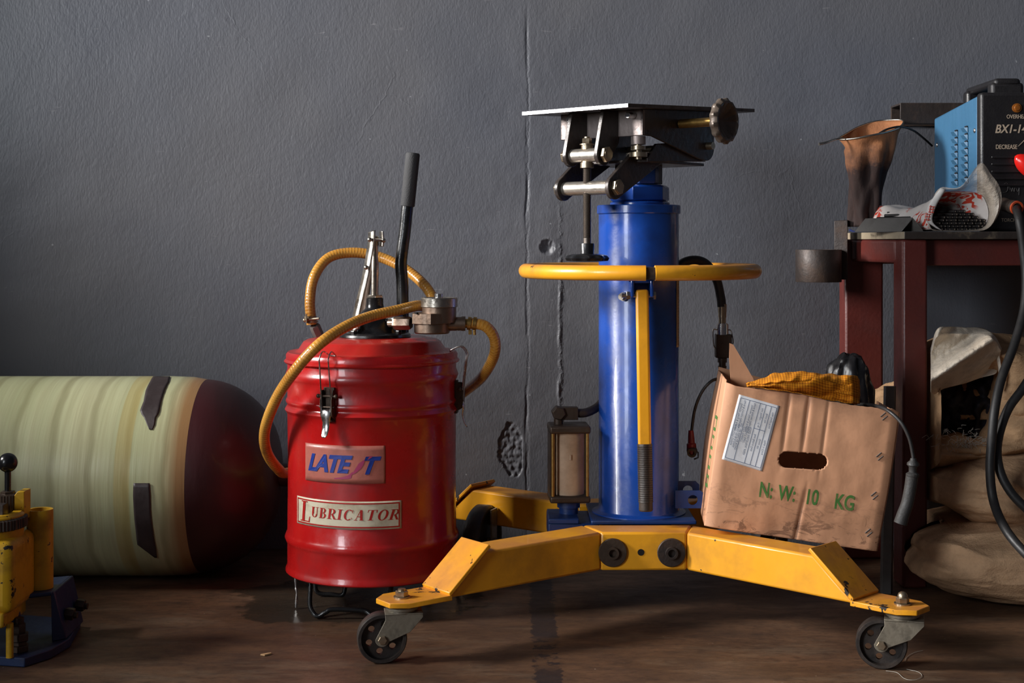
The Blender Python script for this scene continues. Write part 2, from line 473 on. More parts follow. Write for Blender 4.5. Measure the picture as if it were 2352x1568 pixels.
class G:
    def __init__(s):
        s.v, s.f, s.m, s.uv = [], [], [], {}
        s.mi = 0

    def add(s, vs, fs, M=None):
        b = len(s.v)
        for p in vs:
            p = V(p)
            s.v.append(M @ p if M is not None else p)
        for f in fs:
            s.f.append([b + i for i in f])
            s.m.append(s.mi)
        return b

    def box(s, lo, hi, M=None):
        x0, y0, z0 = lo
        x1, y1, z1 = hi
        vs = [(x0, y0, z0), (x1, y0, z0), (x1, y1, z0), (x0, y1, z0), (x0, y0, z1), (x1, y0, z1), (x1, y1, z1), (x0, y1, z1)]
        s.hexa(vs, M)
        return s

    def hexa(s, vs, M=None):
        s.add(vs, [(0, 3, 2, 1), (4, 5, 6, 7), (0, 1, 5, 4), (1, 2, 6, 5), (2, 3, 7, 6), (3, 0, 4, 7)], M)
        return s

    def lathe(s, prof, org=(0, 0, 0), axis=(0, 0, 1), n=32, rfun=None):
        u, v, a = frame(axis)
        org = V(org)
        vs, fs, rows = [], [], []
        for (r, h) in prof:
            if r < 1e-6:
                rows.append([len(vs)])
                vs.append(org + a * h)
            else:
                row = []
                for i in range(n):
                    t = 2 * PI * i / n
                    rr = r * (rfun(t, h) if rfun else 1)
                    row.append(len(vs))
                    vs.append(org + a * h + u * (rr * math.cos(t)) + v * (rr * math.sin(t)))
                rows.append(row)
        for A, B in zip(rows, rows[1:]):
            for i in range(n):
                j = (i + 1) % n
                if len(A) == 1 and len(B) == 1:
                    continue
                if len(A) == 1:
                    fs.append((A[0], B[j], B[i])[::-1])
                elif len(B) == 1:
                    fs.append((A[i], A[j], B[0]))
                else:
                    fs.append((A[i], A[j], B[j], B[i]))
        s.add(vs, fs)
        return s

    def cyl(s, p0, p1, r0, r1=None, n=24):
        p0, p1 = V(p0), V(p1)
        r1 = r0 if r1 is None else r1
        h = (p1 - p0).length
        return s.lathe([(0, 0), (r0, 0), (r1, h), (0, h)], p0, p1 - p0, n)

    def pipe(s, p0, p1, ro, ri, n=28):
        p0, p1 = V(p0), V(p1)
        h = (p1 - p0).length
        return s.lathe([(ri, 0), (ro, 0), (ro, h), (ri, h), (ri, 0)], p0, p1 - p0, n)

    def tube(s, pts, r, n=12, closed=False, capped=True, uv=False):
        pts = [V(p) for p in pts]
        N = len(pts)
        rr = r if callable(r) else (lambda t: r)
        tang = []
        for i in range(N):
            a = pts[(i - 1) % N] if (closed or i > 0) else pts[0]
            b = pts[(i + 1) % N] if (closed or i < N - 1) else pts[-1]
            tang.append((b - a).normalized())
        u = frame(tang[0])[0]
        vs, fs = [], []
        L = 0
        lens = []
        for i in range(N):
            if i:
                L += (pts[i] - pts[i - 1]).length
            lens.append(L)
            u = (u - tang[i] * u.dot(tang[i])).normalized()
            v = tang[i].cross(u)
            q = rr(i / max(N - 1, 1))
            for k in range(n):
                t = 2 * PI * k / n
                vs.append(pts[i] + u * (q * math.cos(t)) + v * (q * math.sin(t)))
        uvs = []
        for i in range(N if closed else N - 1):
            i2 = (i + 1) % N
            for k in range(n):
                k2 = (k + 1) % n
                fs.append((i * n + k, i * n + k2, i2 * n + k2, i2 * n + k))
                uvs.append([(lens[i], k / n), (lens[i], (k + 1) / n), (lens[i2], (k + 1) / n), (lens[i2], k / n)])
        if capped and not closed:
            fs.append(tuple(range(n))[::-1])
            fs.append(tuple(range((N - 1) * n, N * n)))
        b = len(s.f)
        s.add(vs, fs)
        if uv:
            for i, q in enumerate(uvs):
                s.uv[b + i] = q
        return s

    def prism(s, poly, org, U, W, T):
        """polygon in plane org + a*U + b*W, extruded by vector T"""
        org, U, W, T = V(org), V(U), V(W), V(T)
        n = len(poly)
        vs = [org + U * a + W * b for a, b in poly] + [org + U * a + W * b + T for a, b in poly]
        fs = [tuple(range(n))[::-1], tuple(range(n, 2 * n))]
        fs += [(i, (i + 1) % n, n + (i + 1) % n, n + i) for i in range(n)]
        s.add(vs, fs)
        return s

    def sphere(s, c, r, n=20, sc=(1, 1, 1)):
        vs = []
        prof = [(r * math.sin(PI * i / n), -r * math.cos(PI * i / n)) for i in range(n + 1)]
        prof[0] = (0, -r)
        prof[-1] = (0, r)
        b = len(s.v)
        s.lathe(prof, (0, 0, 0), (0, 0, 1), n + 8)
        c = V(c)
        for i in range(b, len(s.v)):
            p = s.v[i]
            s.v[i] = V((p.x * sc[0], p.y * sc[1], p.z * sc[2])) + c
        return s

    def hexn(s, p0, p1, r, rot=0.0, n=6):
        p0, p1 = V(p0), V(p1)
        u, v, a = frame(p1 - p0)
        h = (p1 - p0).length
        vs, c = [], r * 0.9
        for (q, z) in ((c, 0), (r, h * 0.12), (r, h * 0.88), (c, h)):
            for i in range(n):
                t = 2 * PI * i / n + rot
                vs.append(p0 + a * z + u * (q * math.cos(t)) + v * (q * math.sin(t)))
        fs = [tuple(range(n))[::-1], tuple(range(3 * n, 4 * n))]
        for k in range(3):
            fs += [(k * n + i, k * n + (i + 1) % n, (k + 1) * n + (i + 1) % n, (k + 1) * n + i) for i in range(n)]
        s.add(vs, fs)
        return s

    def grid(s, fn, nu, nv, uv=None, closed_u=False, thick=0.0):
        vs, fs, uvs = [], [], []
        cu = nu if closed_u else nu + 1
        for j in range(nv + 1):
            for i in range(cu):
                vs.append(V(fn(i / nu, j / nv)))
        for j in range(nv):
            for i in range(nu):
                i2 = (i + 1) % cu
                fs.append((j * cu + i, j * cu + i2, (j + 1) * cu + i2, (j + 1) * cu + i))
                if uv:
                    uvs.append([uv(i / nu, j / nv), uv((i + 1) / nu, j / nv), uv((i + 1) / nu, (j + 1) / nv), uv(i / nu, (j + 1) / nv)])
        b = len(s.f)
        s.add(vs, fs)
        for i, q in enumerate(uvs):
            s.uv[b + i] = q
        return s

    def build(s, name, mats, parent=None, bevel=0.0, smooth=38, label=None, solid=0.0, sub=0, seg=2):
        me = bpy.data.meshes.new(name)
        off = wloc(parent) if parent else V((0, 0, 0))
        me.from_pydata([tuple(p - off) for p in s.v], [], s.f)
        mats = mats if isinstance(mats, (list, tuple)) else [mats]
        for m in mats:
            me.materials.append(m)
        for p, mi in zip(me.polygons, s.m):
            p.material_index = mi
            p.use_smooth = smooth > 0
        if s.uv:
            ul = me.uv_layers.new(name='UVMap')
            for fi, q in s.uv.items():
                p = me.polygons[fi]
                for k, li in enumerate(p.loop_indices):
                    ul.data[li].uv = q[k % len(q)]
        if smooth > 0:
            bm = bmesh.new()
            bm.from_mesh(me)
            bmesh.ops.recalc_face_normals(bm, faces=bm.faces)
            th = math.radians(smooth)
            for e in bm.edges:
                if e.calc_face_angle(0) > th:
                    e.smooth = False
            bm.to_mesh(me)
            bm.free()
        me.validate()
        o = bpy.data.objects.new(name, me)
        COL.objects.link(o)
        if parent:
            o.parent = parent
        if solid:
            md = o.modifiers.new('thickness', 'SOLIDIFY')
            md.thickness = solid
            md.offset = 0
        if sub:
            md = o.modifiers.new('subd', 'SUBSURF')
            md.levels = md.render_levels = sub
        if bevel:
            md = o.modifiers.new('bevel', 'BEVEL')
            md.width = bevel
            md.segments = seg
            md.limit_method = 'ANGLE'
            md.angle_limit = math.radians(40)
        if label:
            o['label'] = label
        return o


def wloc(o):
    p = V((0, 0, 0))
    while o:
        p = p + o.location
        o = o.parent
    return p


def thing(name, label, cat, loc=(0, 0, 0), group=None):
    o = bpy.data.objects.new(name, None)
    o.empty_display_size = 0.05
    COL.objects.link(o)
    o.location = loc
    return tag(o, label, cat, group)


def tag(o, label, cat, group=None):
    o['label'] = label
    o['category'] = cat
    if group:
        o['group'] = group
    return o


def curve_mesh(cu):
    ob = bpy.data.objects.new('tmp', cu)
    COL.objects.link(ob)
    dg = bpy.context.evaluated_depsgraph_get()
    me = bpy.data.meshes.new_from_object(ob.evaluated_get(dg))
    vs = [v.co.copy() for v in me.vertices]
    fs = [tuple(p.vertices) for p in me.polygons]
    bpy.data.objects.remove(ob)
    bpy.data.meshes.remove(me)
    return vs, fs


def shape2d(loops, thick):
    cu = bpy.data.curves.new('c', 'CURVE')
    cu.dimensions = '2D'
    cu.fill_mode = 'BOTH'
    cu.extrude = thick / 2
    for lp in loops:
        sp = cu.splines.new('POLY')
        sp.points.add(len(lp) - 1)
        for i, (a, b) in enumerate(lp):
            sp.points[i].co = (a, b, 0, 1)
        sp.use_cyclic_u = True
    return curve_mesh(cu)


def text_mesh(body, size, shear=0.0, offset=0.0, extrude=0.0002, xs=1.0, align='LEFT', spacing=1.0):
    cu = bpy.data.curves.new('t', 'FONT')
    cu.body = body
    cu.size = 1.0
    cu.shear = shear
    cu.offset = offset
    cu.extrude = extrude / size
    cu.align_x = align
    cu.space_character = spacing
    vs, fs = curve_mesh(cu)
    return [V((p.x * size * xs, p.y * size, p.z * size)) for p in vs], fs


def circ(r, n=24, c=(0, 0), a0=0.0):
    return [(c[0] + r * math.cos(a0 + 2 * PI * i / n), c[1] + r * math.sin(a0 + 2 * PI * i / n)) for i in range(n)]


def basis(o, X, Y, Z):
    return Matrix(((X[0], Y[0], Z[0], o[0]), (X[1], Y[1], Z[1], o[1]), (X[2], Y[2], Z[2], o[2]), (0, 0, 0, 1)))


def nz(p, s=1.0):
    return noise.noise(V(p) * s)


# ================================================================= setting
g = G()
g.box((-6, -3, -0.1), (6, 3.0, 0))
o = g.build('floor', FLOOR, smooth=0)
o['kind'] = 'structure'

WY = 2.94   # face of the back wall


def wall_disp(x, z):
    d = 0.0
    # small drilled hole
    r = math.hypot(x - 0.073, z - 0.6237)
    r2 = math.hypot((x - 0.079) * 0.9, z - 0.622)
    if r < 0.016:
        d += 0.007 * (1 - (r / 0.016) ** 2) + 0.003 * nz((x * 150, z * 150, 1))
    elif r2 < 0.026:
        d -= 0.0022 * (1 - (r2 / 0.026))
    # peeled patch of plaster
    cx, cz = -0.001, 0.206
    a = math.atan2(z - cz, x - cx)
    rr = math.hypot((x - cx) / 0.026, (z - cz) / 0.056)
    lim = 1 + 0.28 * nz((a * 1.3, 3.1, 0)) + 0.12 * nz((a * 5, 1, 0))
    if x > 0.022:
        lim *= 0.8
    if rr < lim:
        d += 0.0028 + 0.0030 * nz((x * 110, z * 110, 2)) + 0.0010 * nz((x * 260, z * 260, 5))
    d += 0.0012 * nz((x * 9, z * 9, 1)) + 0.0006 * nz((x * 30, z * 30, 8)) * (1 if x > -0.1 else 0.4)
    # old crack lines
    w1 = 0.030 + 0.004 * nz((0, z * 14, 3)) + 0.0015 * nz((0, z * 60, 3))
    if z > 0.05:
        k = math.exp(-((x - w1) / 0.0022) ** 2)
        d += 0.0017 * k * (0.5 + 0.5 * min(1, max(0, (1.05 - z) * 4))) * max(0, 0.4 + nz((0, z * 9, 6)) * 2)
    w2 = 0.098 + 0.003 * nz((5, z * 20, 3))
    k = math.exp(-((x - w2) / 0.0028) ** 2)
    if 0.22 < z < 0.60:
        d -= 0.0035 * k * max(0, 0.25 + 1.6 * nz((1, z * 26, 9)))
    return d


def axis_lines(a, b, dens):
    out = []
    x = a
    while x < b - 1e-6:
        out.append(x)
        st = 0.08
        x = round(x, 6)
        for lo, hi, q in dens:
            if lo - 1e-9 <= x < hi:
                st = min(st, q)
        for lo, hi, q in dens:
            if x + 1e-4 < lo < x + st:
                st = lo - x
        x += st
    out.append(b)
    return out


XS = axis_lines(-5, 5, [(-1.2, 1.4, 0.02), (-0.04, 0.12, 0.0016)])
ZS = axis_lines(0.0, 3.2, [(0.0, 1.3, 0.02), (0.05, 0.72, 0.0025), (0.72, 1.0, 0.006)])
g = G()
vs, fs = [], []
for z in ZS:
    for x in XS:
        vs.append((x, WY + wall_disp(x, z), z))
nx = len(XS)
for j in range(len(ZS) - 1):
    for i in range(nx - 1):
        fs.append((j * nx + i, j * nx + i + 1, (j + 1) * nx + i + 1, (j + 1) * nx + i))
g.add(vs, fs)
g.box((-5, WY + 0.03, 0), (5, WY + 0.2, 3.2))
o = g.build('wall_back', WALL, smooth=60)
o['kind'] = 'structure'

# unseen left wall added to shade the back wall; its openings let daylight through
g = G()
LX = -1.78
for (y0, y1, z0, z1) in ((2.52, 2.94, 0, 3.0), (0.95, 2.52, 0, 0.92), (0.95, 2.52, 2.45, 3.0), (0.60, 0.95, 0, 3.0), (-1.7, 0.60, 2.3, 3.0), (-3, -1.7, 0, 3.0)):
    g.box((LX - 0.15, y0, z0), (LX, y1, z1))
o = g.build('shade_wall_left', WALL, smooth=0)
o['kind'] = 'structure'

# ================================================================= gas tank
TX, TY, TR = -0.95, 2.715, 0.1875
tank = thing('gas_tank', 'long pale green fibre-wound gas cylinder lying on the floor with dark red dome end', 'gas cylinder', (TX, TY, 0))
ax = (1, 0, 0)
g = G()
g.lathe([(0.05, -0.75), (0.12, -0.72), (0.165, -0.66), (TR, -0.56), (TR, 0.300), (TR - 0.0015, 0.340), (TR - 0.006, 0.366)], (TX, TY, TR + 0.002), ax, 72)
g.build('tank_body', TANK, tank, smooth=50)
g = G()
prof = [(TR - 0.0055, 0.358)]
for i in range(1, 15):
    a = i / 14 * PI / 2
    prof.append((0.022 + (TR - 0.028) * math.cos(a) ** 0.9, 0.365 + 0.142 * math.sin(a) ** 1.15))
prof += [(0.022, 0.530), (0, 0.530)]
g.lathe(prof, (TX, TY, TR + 0.002), ax, 72)
g.build('dome', DOME, tank, smooth=50)
def tape_piece(pts2, rad):
    """pts2: list of rows (a, x_left, x_right): strip hugging the tank; a measured from the top towards the camera"""
    g = G()
    rows = len(pts2) - 1
    def fn(u, v):
        k = min(int(v * rows), rows - 1)
        f = v * rows - k
        A, B = pts2[k], pts2[k + 1]
        a = lerp(A[0], B[0], f); xl = lerp(A[1], B[1], f); xr = lerp(A[2], B[2], f)
        x = lerp(xl, xr, u)
        r = rad + 0.0006 * nz((x * 60, a * 8, 2))
        return V((TX + x, TY - r * math.sin(a), TR + 0.002 + r * math.cos(a)))
    g.grid(fn, 8, rows * 3)
    return g
def ta(py):   # angle on the tank for an image row
    best = None
    for i in range(400):
        a = -0.2 + i * 0.0075
        y = TY - TR * math.sin(a); z = TR + TR * math.cos(a)
        p = HOR + (CAMZ - z) * F / y
        e = abs(p - py)
        if best is None or e < best[0]: best = (e, a)
    return best[1]
def tx(px, a):
    return (px - 1176) * (TY - TR * math.sin(a)) / F - TX
rows = [(868, 352, 391), (880, 345, 388), (900, 335, 378), (925, 330, 370), (946, 322, 366), (955, 325, 363), (962, 331, 358), (978, 338, 355), (990, 343, 350)]
tape_piece([(ta(a), tx(b, ta(a)), tx(c, ta(a))) for a, b, c in rows], TR + 0.0012).build('tape', TAPE, tank, solid=0.0008)
rows = [(1111, 307, 344), (1140, 306, 346), (1180, 308, 347), (1220, 312, 352), (1252, 316, 357), (1262, 330, 359), (1282, 356, 361)]
tape_piece([(ta(a), tx(b, ta(a)), tx(c, ta(a))) for a, b, c in rows], TR + 0.0012).build('tape', TAPE, tank, solid=0.0008)

# ================================================================= lubricator drum
DX, DY, DR = -0.2456, 2.50, 0.1475
lub = thing('grease_pump', 'red drum lubricator with black hand lever, amber hose and flow meter on top', 'lubricator', (DX, DY, 0))


def dz(py, d=2.5):
    return CAMZ - (py - HOR) * d / F


g = G()
R = DR
prof = [(0, 0.066), (R - 0.012, 0.066), (R + 0.001, 0.0615), (R + 0.0032, 0.0635), (R + 0.003, 0.067), (R + 0.0008, 0.071), (R, 0.076)]
def bead(z, h=0.011, out=0.0042):
    return [(R, z - h), (R + out * 0.45, z - h * 0.6), (R + out, z), (R + out * 0.45, z + h * 0.6), (R, z + h)]
prof += bead(0.1215, 0.011, 0.0045) + [(R - 0.0008, 0.2), (R - 0.0008, 0.28)] + bead(0.343, 0.007, 0.0045) + bead(0.358, 0.006, 0.003) + bead(0.402, 0.010, 0.004)
prof += [(R, 0.428), (R - 0.004, 0.430)]
g.lathe(prof, (DX, DY, 0), n=96)
g.build('drum', RED, lub, smooth=50)
g = G()
g.lathe([(R - 0.003, 0.4245), (R + 0.0045, 0.4240), (R + 0.0060, 0.4262), (R + 0.0045, 0.4285), (R + 0.0025, 0.430), (R + 0.0025, 0.438), (R - 0.001, 0.4425), (R - 0.012, 0.4425),
         (R - 0.018, 0.4450), (0.120, 0.4595), (0.114, 0.4628), (0.100, 0.4635), (0.095, 0.4665), (0.070, 0.467), (0, 0.467)], (DX, DY, 0), n=96)
lid = g.build('lid', RED, lub, smooth=40)
# wire foot stand
g = G()
def ft(px, py, d): return P(px, py, d)
pts = [V((-0.345, 2.42, 0.068)), V((-0.342, 2.413, 0.05)), V((-0.341, 2.400, 0.022)), V((-0.334, 2.391, 0.010)), V((-0.325, 2.388, 0.0055)), V((-0.312, 2.388, 0.0125)),
       V((-0.300, 2.389, 0.0165)), V((-0.255, 2.389, 0.0150)), V((-0.243, 2.388, 0.0125)), V((-0.230, 2.382, 0.0055)), V((-0.214, 2.384, 0.012)), V((-0.206, 2.392, 0.03)), V((-0.203, 2.41, 0.068))]
g.tube(crom(pts, 6), 0.0040, 12)
g.build('foot_frame', BLACKP, lub)
for (x, y) in ((-0.352, 2.54), (-0.150, 2.56)):
    g = G()
    g.tube(crom([(x, y + 0.01, 0.068), (x, y, 0.03), (x + 0.005, y, 0.008), (x + 0.03, y, 0.0045), (x + 0.05, y, 0.0045), (x + 0.055, y, 0.03), (x + 0.056, y + 0.01, 0.068)], 5), 0.004, 10)
    g.build('foot_frame', BLACKP, lub)
g = G()
a = P(679, 1318, 2.47); b = P(680, 1382, 2.455)
b.z = 0.002
g.tube(crom([a + V((0, 0, 0.004)), lerp(a, b, 0.35), lerp(a, b, 0.55) + V((0.0015, 0, 0)), b], 5), lambda t: 0.0016 + 0.0012 * math.sin(t * 9) ** 2, 8)
g.build('wire_prong', CHROME, lub)


# clasps
def clasp(theta):
    """theta: angle from the front (camera side), positive to the right"""
    rad = V((math.sin(theta), -math.cos(theta), 0))
    tan = V((math.cos(theta), math.sin(theta), 0))
    up = V((0, 0, 1))
    O = V((DX, DY, 0)) + rad * (DR + 0.004)
    def q(a, r, z): return O + tan * a + rad * r + up * z
    c = thing('x', 'x', 'x')  # placeholder removed below
    bpy.data.objects.remove(c)
    g = G()
    g.prism([(-0.010, 0.335), (0.010, 0.335), (0.010, 0.392), (-0.010, 0.392)], O - rad * 0.004, tan, up, rad * 0.004)
    for s in (-1, 1):
        g.prism([(-0.002, 0.338), (0.010, 0.345), (0.012, 0.372), (0.006, 0.388), (-0.002, 0.388)], O + tan * (s * 0.0105), rad, up, tan * 0.0012)
    g.cyl(q(-0.0165, 0.006, 0.378), q(0.0165, 0.006, 0.378), 0.0022, n=12)
    g.sphere(q(-0.0165, 0.006, 0.378), 0.0036, 10)
    g.sphere(q(0.0165, 0.006, 0.378), 0.0036, 10)
    g.cyl(q(-0.014, 0.007, 0.360), q(0.014, 0.007, 0.360), 0.0016, n=10)
    br = g.build('clasp_bracket', DKBRZ, lub, bevel=0.0004)
    g = G()
    for s in (-1, 1):
        g.tube(crom([q(s * 0.0085, 0.009, 0.352), q(s * 0.009, 0.010, 0.380), q(s * 0.0085, 0.0150, 0.425), q(s * 0.0085, 0.0165, 0.440), q(s * 0.008, 0.006, 0.4515), q(s * 0.0065, -0.010, 0.4455), q(s * 0.005, -0.0125, 0.4435)], 5), 0.00125, 8)
    g.tube([q(-0.005, -0.0125, 0.4435), q(0.005, -0.0125, 0.4435)], 0.00125, 8)
    g.build('wire_loop', CHROME, br)
    g = G()
    secs = [(0.357, 0.0085, 0.010), (0.349, 0.0098, 0.0125), (0.343, 0.0085, 0.0125), (0.334, 0.0065, 0.0105), (0.322, 0.0062, 0.0125), (0.314, 0.0055, 0.0160), (0.3105, 0.0025, 0.0172)]
    def fn(u, v):
        k = min(int(v * 6), 5); f = v * 6 - k
        A, B = secs[k], secs[k + 1]
        z = lerp(A[0], B[0], f); hw = lerp(A[1], B[1], f); r = lerp(A[2], B[2], f)
        s = u * 2 - 1
        cup = 0.004 * (1 - v) * (s * s)
        return q(hw * s, r - cup, z)
    g.grid(fn, 8, 12)
    g.build('toggle_lever', CHROME, br, solid=0.0012)


clasp(-math.asin(75 / 195))
clasp(math.radians(84))
clasp(math.radians(204))

# stickers on the drum (hug the curved side)
def wrap(a, z, r):
    return V((DX + r * math.sin(a), DY - r * math.cos(a), z))


def sticker(a0, a1, z0, z1, r, mat, round_=0.004, name='sticker', wave=0.0, corner=None):
    g = G()
    def fn(u, v):
        a = lerp(a0, a1, u); z = lerp(z0, z1, v)
        return wrap(a, z, r + wave * max(0, nz((a * 14, z * 60, 7))))
    g.grid(fn, 48, 8)
    return g.build(name, mat, lub, smooth=50, solid=0.0003)


def rad_(px):
    best = min(range(-150, 151), key=lambda k: abs(1176 + (DX + DR * math.sin(k / 100)) * F / (DY - DR * math.cos(k / 100)) - px))
    return best / 100


a0, a1 = rad_(702), rad_(884)
st1 = sticker(a0, a1, 0.2335, 0.2960, DR + 0.0004, PINKST)
g = G()
AL = rad_(709)
vs, fs = text_mesh('LATE', 0.0385, shear=0.32, offset=0.040, xs=1.0, extrude=0.0003, spacing=0.86)
mx = max(p.x for p in vs)
sc1 = (rad_(811) - AL) * DR / mx
g.add([wrap(AL + p.x * sc1 / DR, 0.2520 + p.y, DR + 0.0010 + p.z) for p in vs], fs)
vs, fs = text_mesh('T', 0.0385, shear=0.36, offset=0.040, xs=1.0, extrude=0.0003)
AT, m0_, mx = rad_(838), min(p.x for p in vs), max(p.x for p in vs)
sc1 = (rad_(875) - AT) * DR / (mx - m0_)
g.add([wrap(AT + (p.x - m0_) * sc1 / DR, 0.2505 + p.y, DR + 0.0010 + p.z) for p in vs], fs)
g.build('lettering', BLUEINK, st1, smooth=0)
# swoosh in place of the S
g = G()
SWP = (768, 785, 800, 811, 821, 826, 830, 842, 856)
sw = [(0.40, 0.2410, 0.001), (0.50, 0.2420, 0.0022), (0.60, 0.2445, 0.004), (0.67, 0.249, 0.007), (0.70, 0.256, 0.010), (0.69, 0.263, 0.010), (0.70, 0.269, 0.008), (0.76, 0.275, 0.005), (0.84, 0.2785, 0.001)]
def fn(u, v):
    k = min(int(v * 8), 7); f = v * 8 - k
    A, B = sw[k], sw[k + 1]
    a = lerp(A[0], B[0], f); z = lerp(A[1], B[1], f); hw = lerp(A[2], B[2], f)
    s = u * 2 - 1
    return wrap(a + s * hw * 4.2 * (1 if 2 < k < 7 else 0.2), z + s * hw * (0.25 if 2 < k < 7 else 0.8), DR + 0.0009)
sw = [(rad_(p_), q_[1], q_[2]) for p_, q_ in zip(SWP, sw)]
g.grid(fn, 4, 32)
g.build('swoosh_mark', PINKINK, st1, smooth=0)

b0, b1 = rad_(683), rad_(922)
LZ0, LZ1 = 0.1575, 0.2040
st2 = sticker(b0, b1, LZ0, LZ1, DR + 0.0004, CREAMST, wave=0.0008)
g = G()
def band(za, zb, aa, ab, r=DR + 0.0012):
    g.grid(lambda u, v: wrap(lerp(aa, ab, u), lerp(za, zb, v), r), 40, 1)
m = 0.0025; t_ = 0.0022
band(LZ0 + m, LZ0 + m + t_, b0 + 0.02, b1 - 0.02)
band(LZ1 - m - t_, LZ1 - m, b0 + 0.02, b1 - 0.02)
band(LZ0 + m, LZ1 - m, b0 + 0.02, b0 + 0.032)
band(LZ0 + m, LZ1 - m, b1 - 0.035, b1 - 0.02)
# serif letters built stroke by stroke
def rect(x0, y0, x1, y1): return [(x0, y0), (x1, y0), (x1, y1), (x0, y1)]
def ering(cx, cy, rx, ry, T, tt, a0, a1, n=18):
    o, i = [], []
    for k in range(n + 1):
        a = lerp(a0, a1, k / n)
        o.append((cx + rx * math.cos(a), cy + ry * math.sin(a)))
        i.append((cx + (rx - T) * math.cos(a), cy + (ry - tt) * math.sin(a)))
    return [[o[k], o[k + 1], i[k + 1], i[k]] for k in range(n)]
T, tt = 0.19, 0.055
def slant(x0, y0, x1, y1, w_): return [(x0 - w_ / 2, y0), (x0 + w_ / 2, y0), (x1 + w_ / 2, y1), (x1 - w_ / 2, y1)]
GL = {
    'L': (0.72, [rect(.12, 0, .31, 1), rect(0, .95, .44, 1), rect(0, 0, .68, .05), [(.60, 0), (.68, 0), (.70, .28), (.66, .28)]]),
    'U': (0.82, [rect(.10, .3, .29, 1), rect(0, .95, .40, 1), rect(.62, .3, .68, 1), rect(.52, .95, .80, 1)] + ering(.39, .32, .29, .33, .13, .06, PI, 2 * PI)),
    'B': (0.76, [rect(.10, 0, .29, 1), rect(0, .95, .40, 1), rect(0, 0, .40, .05)] + ering(.36, .75, .27, .25, .16, tt, -PI / 2, PI / 2) + ering(.38, .26, .32, .26, .18, tt, -PI / 2, PI / 2)),
    'R': (0.80, [rect(.10, 0, .29, 1), rect(0, .95, .40, 1), rect(0, 0, .40, .05), slant(.70, 0, .42, .48, .17), rect(.60, 0, .84, .05)] + ering(.38, .73, .30, .27, .17, tt, -PI / 2, PI / 2)),
    'I': (0.46, [rect(.12, 0, .31, 1), rect(0, .95, .43, 1), rect(0, 0, .43, .05)]),
    'C': (0.84, ering(.42, .5, .38, .52, .18, .06, PI * .28, PI * 1.72, 26) + [rect(.68, .68, .73, .98), rect(.68, .1, .73, .24)]),
    'A': (0.86, [slant(.62, 0, .42, 1, .19), slant(.14, 0, .40, 1, .055), rect(.22, .32, .56, .38), rect(.02, 0, .28, .05), rect(.46, 0, .78, .05)]),
    'T': (0.76, [rect(.28, 0, .47, 1), rect(.04, .95, .72, 1), [(.02, .74), (.06, .74), (.10, 1), (.02, 1)], [(.70, .74), (.74, .74), (.74, 1), (.66, 1)], rect(.18, 0, .58, .05)]),
    'O': (0.84, ering(.42, .5, .38, .52, .18, .06, 0, 2 * PI, 30)),
}
def glyph(ch, a, z, h, ws, sh):
    wd, polys = GL[ch]
    for pl in polys:
        idx = [wrap(a + (x * ws + y * sh * 1.0) * h / DR, z + y * h, DR + 0.00125) for x, y in pl]
        g.add(idx, [tuple(range(len(idx)))])
    return wd * h * ws / DR
glyph('L', b0 + 0.085, LZ0 + 0.0062, 0.0345, 1.0, 0.10)
cur = rad_(716)
for i, ch in enumerate('UBRICATOR'):
    cur += glyph(ch, cur, LZ0 + 0.0160 - i * 0.0001, 0.0172, 1.12 + 0.02 * i, 0.10 + 0.03 * i) + 0.010
g.build('lettering', REDINK, st2, smooth=0)

# pump head
PX = P(861, 700, 2.5).x
g = G()
g.lathe([(0, 0.466), (0.0625, 0.466), (0.0635, 0.468), (0.0625, 0.472), (0.058, 0.4745), (0.050, 0.475), (0, 0.475)], (PX, DY, 0), n=48)
for a in (0.6, 2.2, 3.6, 5.3):
    g.hexn((PX + 0.054 * math.cos(a), DY - 0.054 * math.sin(a), 0.474), (PX + 0.054 * math.cos(a), DY - 0.054 * math.sin(a), 0.480), 0.0055)
g.build('pump_flange', BLACKP, lub)
g = G()
g.lathe([(0.044, 0.474), (0.041, 0.478), (0.038, 0.484), (0.034, 0.495), (0.029, 0.505), (0.022, 0.512), (0.0165, 0.517), (0.0150, 0.524), (0.0148, 0.5345), (0.013, 0.5355), (0, 0.5355)], (PX, DY, 0), n=40)
g.cyl((PX + 0.02, DY - 0.01, 0.497), (PX + 0.045, DY - 0.03, 0.497), 0.012)
g.build('pump_body', BLACKP, lub)
g = G()
g.hexn((PX, DY, 0.5355), (PX, DY, 0.5395), 0.0145, 0.2)
g.lathe([(0, 0.5395), (0.0125, 0.5395), (0.0125, 0.5405), (0, 0.5405)], (PX, DY, 0), n=20)
g.lathe([(0.0065, 0.535), (0.0065, 0.600), (0.0056, 0.606), (0.0056, 0.625), (0.0068, 0.628), (0.0068, 0.643), (0, 0.645)], (PX, DY, 0), n=20)
g.build('piston_rod', STEEL, lub, smooth=45)
